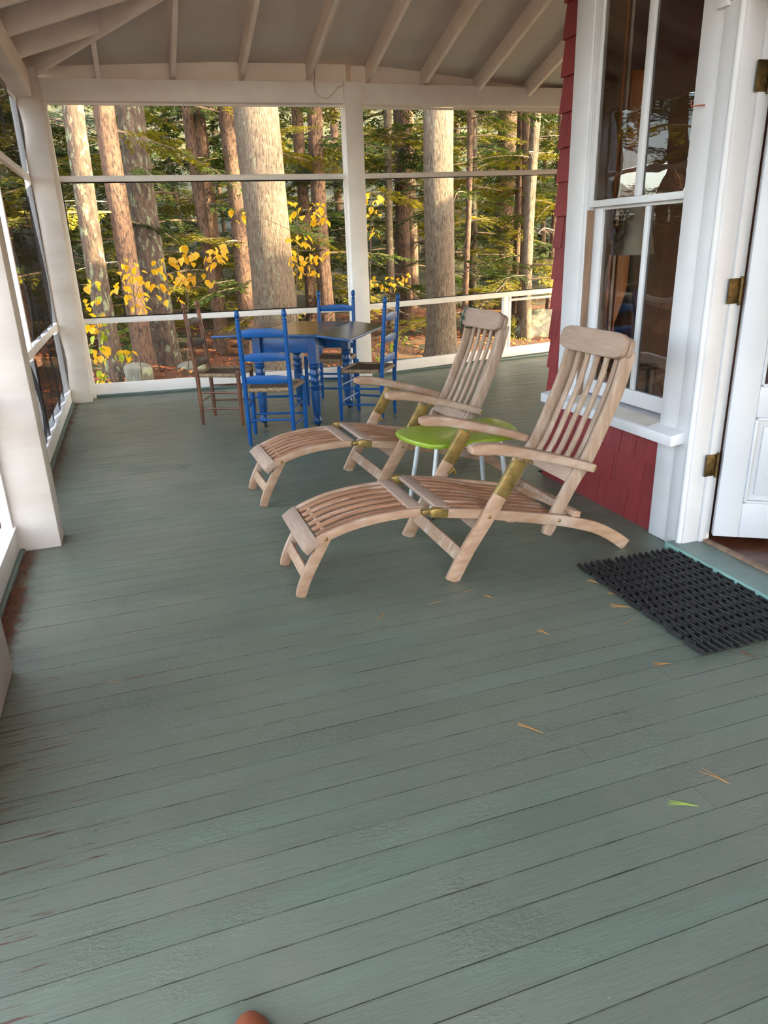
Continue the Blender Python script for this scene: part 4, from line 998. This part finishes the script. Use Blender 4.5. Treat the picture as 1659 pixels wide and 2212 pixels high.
def bough_mesh(name, L, seed, needle, dens=1.0, dead=False):
    rnd = random.Random(seed); b = MB()
    droop = rnd.uniform(0.12, 0.3)
    stem = lambda t: Vector((t * L, 0.05 * math.sin(t * 5 + seed), 0.10 * t * L - droop * (t ** 2) * L))
    b.cur = 0
    b.tube([stem(k / 6) for k in range(7)], [0.016 * (1 - 0.85 * k / 6) * L / 1.5 for k in range(7)], 5, cap=False)
    t = 0.14
    while t < 1.0:
        for s in (-1, 1):
            if rnd.random() < 0.10: continue
            p = stem(t); l = (0.50 * (1 - t) ** 0.6 + 0.14) * L / 1.8 * rnd.uniform(0.7, 1.15); an = math.radians(rnd.uniform(42, 66)) * s
            d = Vector((math.cos(an), math.sin(an), rnd.uniform(-0.28, 0.12))).normalized()
            side = Vector((-d.y, d.x, 0)).normalized()
            e = p + d * l + Vector((0, 0, -0.10 * l))
            b.cur = 0
            b.add([p + side * 0.004, p - side * 0.004, e], [(0, 1, 2)])
            if dead: 
                if rnd.random() < 0.6: q_ = p + d * l * 0.5; b.add([q_ + Vector((0, 0, 0.004)), q_ - Vector((0, 0, 0.004)), q_ + d * l * 0.25 + side * l * 0.25], [(0, 1, 2)])
                continue
            b.cur = 1
            u = 0.06
            while u < l:
                for s2 in (-1, 1):
                    if rnd.random() < 0.12: continue
                    a2 = math.radians(rnd.uniform(35, 60)) * s2; c2, s_ = math.cos(a2), math.sin(a2)
                    d2 = Vector((d.x * c2 - d.y * s_, d.x * s_ + d.y * c2, d.z + rnd.uniform(-0.35, 0.2))).normalized()
                    l2 = (0.055 + 0.11 * (1 - u / l)) * rnd.uniform(0.7, 1.2); wdt = rnd.uniform(0.011, 0.019)
                    p2 = p + d * u + Vector((0, 0, -0.10 * u * u / l)); sd2 = Vector((-d2.y, d2.x, rnd.uniform(-0.5, 0.5))).normalized() * wdt
                    b.add([p2, p2 + d2 * l2 * 0.45 + sd2, p2 + d2 * l2, p2 + d2 * l2 * 0.45 - sd2], [(0, 1, 2, 3)])
                u += 0.034 / dens
            b.add([e - d * 0.10 + side * 0.010, e + d * 0.03, e - d * 0.10 - side * 0.010], [(0, 1, 2)])
        t += 0.052 / dens
    me = bpy.data.meshes.new(name); me.from_pydata(b.v, [], b.f)
    for k in (('dead_twig',) if dead else ('twig', needle)): me.materials.append(MATS[k])
    me.polygons.foreach_set('material_index', b.mi)
    return me
BG = [bough_mesh('bough', 1.9, s, 'hemlock') for s in (1, 2, 3)]
BY = [bough_mesh('bough', 1.7, s, 'hemlock_sunlit') for s in (5, 6, 7)]
BD = [bough_mesh('dead_branch', 1.3, s, None, 0.5, True) for s in (9, 10)]
TR = random.Random(23)
def tree(label, x, y_, r, bark, h=9.0, green=0, yellow=0, dead=0, zr=(1.0, 7.0), sc=(0.8, 1.3), seed=None, lean=(0, 0), group='trees in the forest outside', name='conifer_tree', flare=1.5, az=None):
    seed = seed if seed is not None else TR.randint(0, 99999)
    z0_ = ground_z(x, y_)
    t = thing(name, label, 'tree', (x, y_, z0_), 0, group)
    link('trunk', trunk_mesh('trunk', r, h, bark, seed, lean, flare=flare), t)
    for meshes, n_ in ((BG, green), (BY, yellow), (BD, dead)):
        for k in range(n_):
            z = TR.uniform(*zr); a = TR.uniform(0, 2 * PI) if az is None else TR.uniform(*az); s = TR.uniform(*sc) * (1.0 - 0.03 * min(z, 10))
            link(meshes[0].name.split('.')[0], TR.choice(meshes), t, (lean[0] * z, lean[1] * z, z), (TR.uniform(-0.35, 0.35), TR.uniform(-0.12, 0.25), a), (s, s, s))
    return t
def at(px, py, Y):
    """where the line of sight through photo pixel (px,py) crosses the vertical plane y = Y"""
    c = (px - 829.5, py - 1106.0, 1550.0)
    d_ = [sum(r[k] * c[k] for k in range(3)) for r in (RX, RY, RZ)]
    k = Y / d_[1]
    return Vector((d_[0] * k, Y, EYE + d_[2] * k))
def W(px, Y): return px * Y / 1550.0 * 1.06
TL = [ # label, px, py, Y, width px, bark, green, yellow, dead
 ('slim lichen spotted tree just outside the left end of the back screen', 222, 640, 11.2, 36, 'bark_lichen', 0, 0, 2),
 ('sunlit brown tree, second from the corner post', 276, 560, 12.4, 37, 'bark_brown', 2, 2, 4),
 ('thick dark tree, third from the corner post', 326, 540, 13.0, 48, 'bark_lichen', 3, 0, 4),
 ('thin leaning dark tree left of the broadest trunk', 448, 480, 15.0, 19, 'bark_brown', 8, 2, 6),
 ('reddish tree half hidden behind the left side of the broadest trunk', 512, 470, 14.5, 31, 'bark_brown', 4, 2, 2),
 ('broadest grey trunk in the middle of the left screen', 572, 430, 11.6, 84, 'bark_grey', 0, 0, 1),
 ('dark tree just right of the broadest trunk', 655, 420, 17.0, 22, 'bark_brown', 10, 3, 2),
 ('brown tree beside the middle post, behind yellow leaves', 692, 450, 15.5, 30, 'bark_brown', 7, 3, 2),
 ('grey pole tree just right of the middle post', 842, 470, 16.5, 15, 'bark_grey', 6, 4, 2),
 ('second pole tree right of the middle post', 862, 420, 18.0, 22, 'bark_grey', 6, 6, 2),
 ('black thin tree left of the large right trunk', 887, 400, 20.0, 12, 'bark_brown', 6, 6, 1),
 ('large grey trunk with flared lichen base in the right screen', 950, 500, 11.4, 62, 'bark_grey', 0, 0, 0),
 ('short sunlit tree right of the large right trunk', 1022, 500, 16.0, 20, 'bark_lichen', 6, 8, 3),
 ('broad dark trunk deep in the right screen', 1092, 470, 19.0, 40, 'bark_brown', 8, 8, 1),
 ('slim tree near the house corner in the right screen', 1150, 380, 14.0, 22, 'bark_grey', 4, 8, 4),
 ('dark low trunk behind the far steamer chair headrest', 1128, 650, 15.0, 24, 'bark_brown', 8, 3, 0),
]
for lab, px, py, Y, wpx, bark, g_, ye_, dd in TL:
    p = at(px, py, Y); big = wpx > 55
    tt = tree(lab, p.x, Y, W(wpx, Y) / 2, bark, 13.0, g_, ye_, dd, (1.2, 6.5), (0.6, 1.1), lean=((-0.03, 0.0) if wpx == 19 else (0, 0)), flare=1.75 if big else 1.35)
    for k in range(6):      # unseen crown boughs added to darken the wood and dapple the sun
        z = TR.uniform(6.5, 12.0); s = TR.uniform(1.7, 2.6); link('bough', TR.choice(BG), tt, (0, 0, z), (TR.uniform(-0.3, 0.3), TR.uniform(-0.1, 0.2), TR.uniform(0, 2 * PI)), (s, s, s))
# hemlocks filling the depth of the wood
HL = random.Random(5)
ORD = ['first', 'second', 'third', 'fourth', 'fifth', 'sixth', 'seventh', 'eighth', 'ninth', 'tenth', 'eleventh', 'twelfth', 'thirteenth', 'fourteenth', 'fifteenth']
ROWS = ( # y, count, x range, green range, yellow range, z range, scale range, label
 (14.3, 5, (1.4, 12.0), (8, 12), (10, 14), (0.3, 6.5), (0.8, 1.2), 'young hemlock close behind the right screen'),
 (16.2, 5, (-4.5, 2.5), (7, 10), (9, 13), (0.5, 6.5), (0.8, 1.3), 'feathery hemlock behind the left screen'),
 (18.5, 9, (-6.5, 18.0), (12, 16), (6, 9), (0.3, 7.5), (1.1, 1.6), 'hemlock with drooping boughs in the middle of the wood'),
 (23.5, 12, (-9.0, 25.0), (14, 18), (6, 10), (0.3, 10.0), (1.6, 2.3), 'hemlock in the deeper wood'),
 (30.0, 13, (-12.0, 33.0), (16, 20), (6, 10), (0.3, 12.0), (2.3, 3.2), 'distant hemlock at the back of the wood'))
for Y, n_, xs, gr_, yr_, zr_, sr_, lab in ROWS:
    for k in range(n_):
        x = xs[0] + (xs[1] - xs[0]) * (k + HL.uniform(0.2, 0.8)) / n_; yy_ = Y + HL.uniform(-1.5, 1.5)
        tree(lab + ', ' + ORD[k] + ' from the left', x, yy_, HL.uniform(0.06, 0.16), HL.choice(('bark_brown', 'bark_grey')), zr_[1] + 3, HL.randint(*gr_), HL.randint(*yr_), 2, zr_, sr_, group=lab + 's', name='hemlock_tree')
# unseen hemlocks added beyond the house to dapple the low sun
for x, y_ in ((13.5, 2.5), (15.0, 6.0), (18.5, 3.5), (12.0, 8.2), (21.0, 7.0), (17.0, 9.8), (14.5, 12.5), (12.2, 13.0)):
    tree('unseen hemlock added beyond the house to dapple the sun', x, y_, 0.16, 'bark_grey', 15, 15, 0, 0, (3.5, 13.0), (1.2, 1.8), group='unseen hemlocks added to dapple the sun', name='hemlock_tree')
# trees beyond the left screens (seen through them and mirrored in the window)
for k, (x, y_) in enumerate(sorted(((-4.6, 11.0), (-4.2, 13.6), (-3.4, 15.5), (-6.3, 13.6), (-7.6, 17.8), (-5.2, 18.5), (-9.5, 15.2), (-11.5, 20.5), (-8.2, 23.0), (-13.0, 17.0), (-4.0, 21.5), (-6.0, 26.0), (-11.0, 27.0), (-10.2, 11.6)), key=lambda p: math.atan2(p[0], p[1]))):
    tree('tree beyond the left screens, ' + ORD[k] + ' from the left', x, y_, HL.uniform(0.10, 0.2), 'bark_brown', 12, 10, 9, 2, (1.0, 10.0), (1.0, 1.6), group='trees beyond the left screens', name='conifer_tree')

# ------------------------------------------------------------------ saplings with yellow leaves
def leaf_mesh(seed, L=0.105):
    rnd = random.Random(seed); b = MB(); n = 7; vs = []
    for i in range(n + 1):
        t = i / n; hw = 0.42 * L * math.sin(PI * min(1, t * 0.96 + 0.03)) ** 0.75 * (1.15 - 0.45 * t) * (1 + rnd.uniform(-0.08, 0.08))
        z = -0.20 * L * t * t + 0.02 * L * math.sin(t * 9 + seed)
        vs += [(t * L, hw, z + hw * 0.30), (t * L, 0, z), (t * L, -hw, z + hw * 0.30)]
    fs = []
    for i in range(n): a = 3 * i; fs += [(a, a + 1, a + 4, a + 3), (a + 1, a + 2, a + 5, a + 4)]
    b.add(vs, fs); b.add([(-0.03, 0.0012, 0), (-0.03, -0.0012, 0), (0.0, 0, 0.0)], [(0, 1, 2)]); return b
LY = [leaf_mesh(s).mesh('leaf', 'leaf_yellow', 0) for s in (1, 2, 3)]
LG = [leaf_mesh(s, 0.10).mesh('leaf', 'leaf_green', 0) for s in (4, 5)]
LR = random.Random(77)
def sapling(label, Y, base_px, clusters, meshes, sc=1.0):
    base = at(base_px, 800, Y); base.z = ground_z(base.x, Y)
    t = thing('yellow_sapling', label, 'sapling', base, 0, 'saplings with autumn leaves outside the screens')
    top = max((at(c[0], c[1], Y) for c in clusters), key=lambda v: v.z)
    ctr = Vector((sum(at(c[0], c[1], Y).x for c in clusters) / len(clusters), Y, 0))
    knots = [Vector((0, 0, -0.05)), Vector(((ctr.x - base.x) * 0.35, 0.05, (top.z - base.z) * 0.4)), Vector(((ctr.x - base.x) * 0.8, 0.0, (top.z - base.z) * 0.75)), Vector((ctr.x - base.x, -0.05, top.z - base.z))]
    MB().tube(knots, [0.011, 0.008, 0.006, 0.003], 6).build('stem', 'twig', t)
    for cx, cy, rx, ry, n_ in clusters:
        c = at(cx, cy, Y + LR.uniform(-0.3, 0.3)); l = c - base
        zz = min(max(0.1, l.z - 0.25), knots[-1].z); k = zz / max(0.01, knots[-1].z); k = min(1, max(0, k))
        root = Vector((knots[-1].x * k, 0.02, zz)) ; root = knots[1].lerp(knots[3], max(0, (zz - knots[1].z) / max(0.01, knots[3].z - knots[1].z))) if zz > knots[1].z else knots[0].lerp(knots[1], zz / knots[1].z)
        sx = rx * Y / 1550; sz = ry * Y / 1550
        tip = l + Vector((sx * (1 if l.x > root.x else -1), 0, 0))
        MB().tube([root, root.lerp(l, 0.6) + Vector((0, 0, 0.06)), l, tip], [0.004, 0.003, 0.0025, 0.0015], 5).build('branchlet', 'twig', t)
        for i in range(int(n_ * 1.5)):
            p = l + Vector((LR.uniform(-1, 1) * sx, LR.uniform(-0.18, 0.18), LR.uniform(-1, 1) * sz))
            s = LR.uniform(0.6, 1.15) * sc
            link('leaf', LR.choice(meshes), t, p, (LR.uniform(-0.7, 0.7), LR.uniform(0.2, 1.1), LR.uniform(0, 2 * PI)), (s, s, s))
sapling('yellow leaved sapling before the sunlit second tree', 9.7, 300, [(275, 590, 20, 28, 13), (298, 645, 16, 25, 9), (262, 625, 14, 20, 6), (318, 600, 14, 14, 5)], LY)
sapling('yellow leaved sapling with a broad spray left of the broadest trunk', 9.6, 400, [(440, 540, 42, 16, 17), (465, 560, 20, 12, 6), (400, 560, 18, 10, 5), (352, 575, 24, 14, 8), (430, 605, 34, 12, 9), (362, 630, 26, 18, 9), (392, 600, 20, 10, 5)], LY)
sapling('yellow leaved sapling beside the middle post, left screen', 10.2, 640, [(655, 452, 36, 12, 10), (690, 470, 22, 10, 6), (655, 520, 24, 10, 9), (690, 545, 22, 14, 8), (662, 580, 30, 14, 14), (636, 555, 12, 14, 5), (515, 462, 13, 12, 5)], LY)
sapling('low yellow green sapling at the left end of the bottom screen', 9.6, 215, [(212, 715, 18, 18, 10), (215, 770, 16, 24, 10), (222, 815, 12, 12, 6), (270, 768, 15, 10, 6), (200, 640, 14, 40, 12)], LG + LY)
sapling('sparse yellow sapling just right of the middle post', 10.4, 800, [(802, 425, 20, 10, 7), (815, 455, 14, 8, 4), (800, 500, 14, 12, 4), (790, 540, 8, 20, 3)], LY, 0.9)
sapling('low yellow sapling at the foot of the right screen', 12.5, 830, [(800, 612, 22, 16, 9), (850, 612, 30, 14, 12), (880, 600, 14, 10, 5)], LY, 0.85)
sapling('small yellow green shrub below the right screen rail', 10.0, 840, [(812, 760, 14, 22, 7), (860, 735, 22, 20, 10), (850, 775, 18, 12, 6)], LG, 0.7)
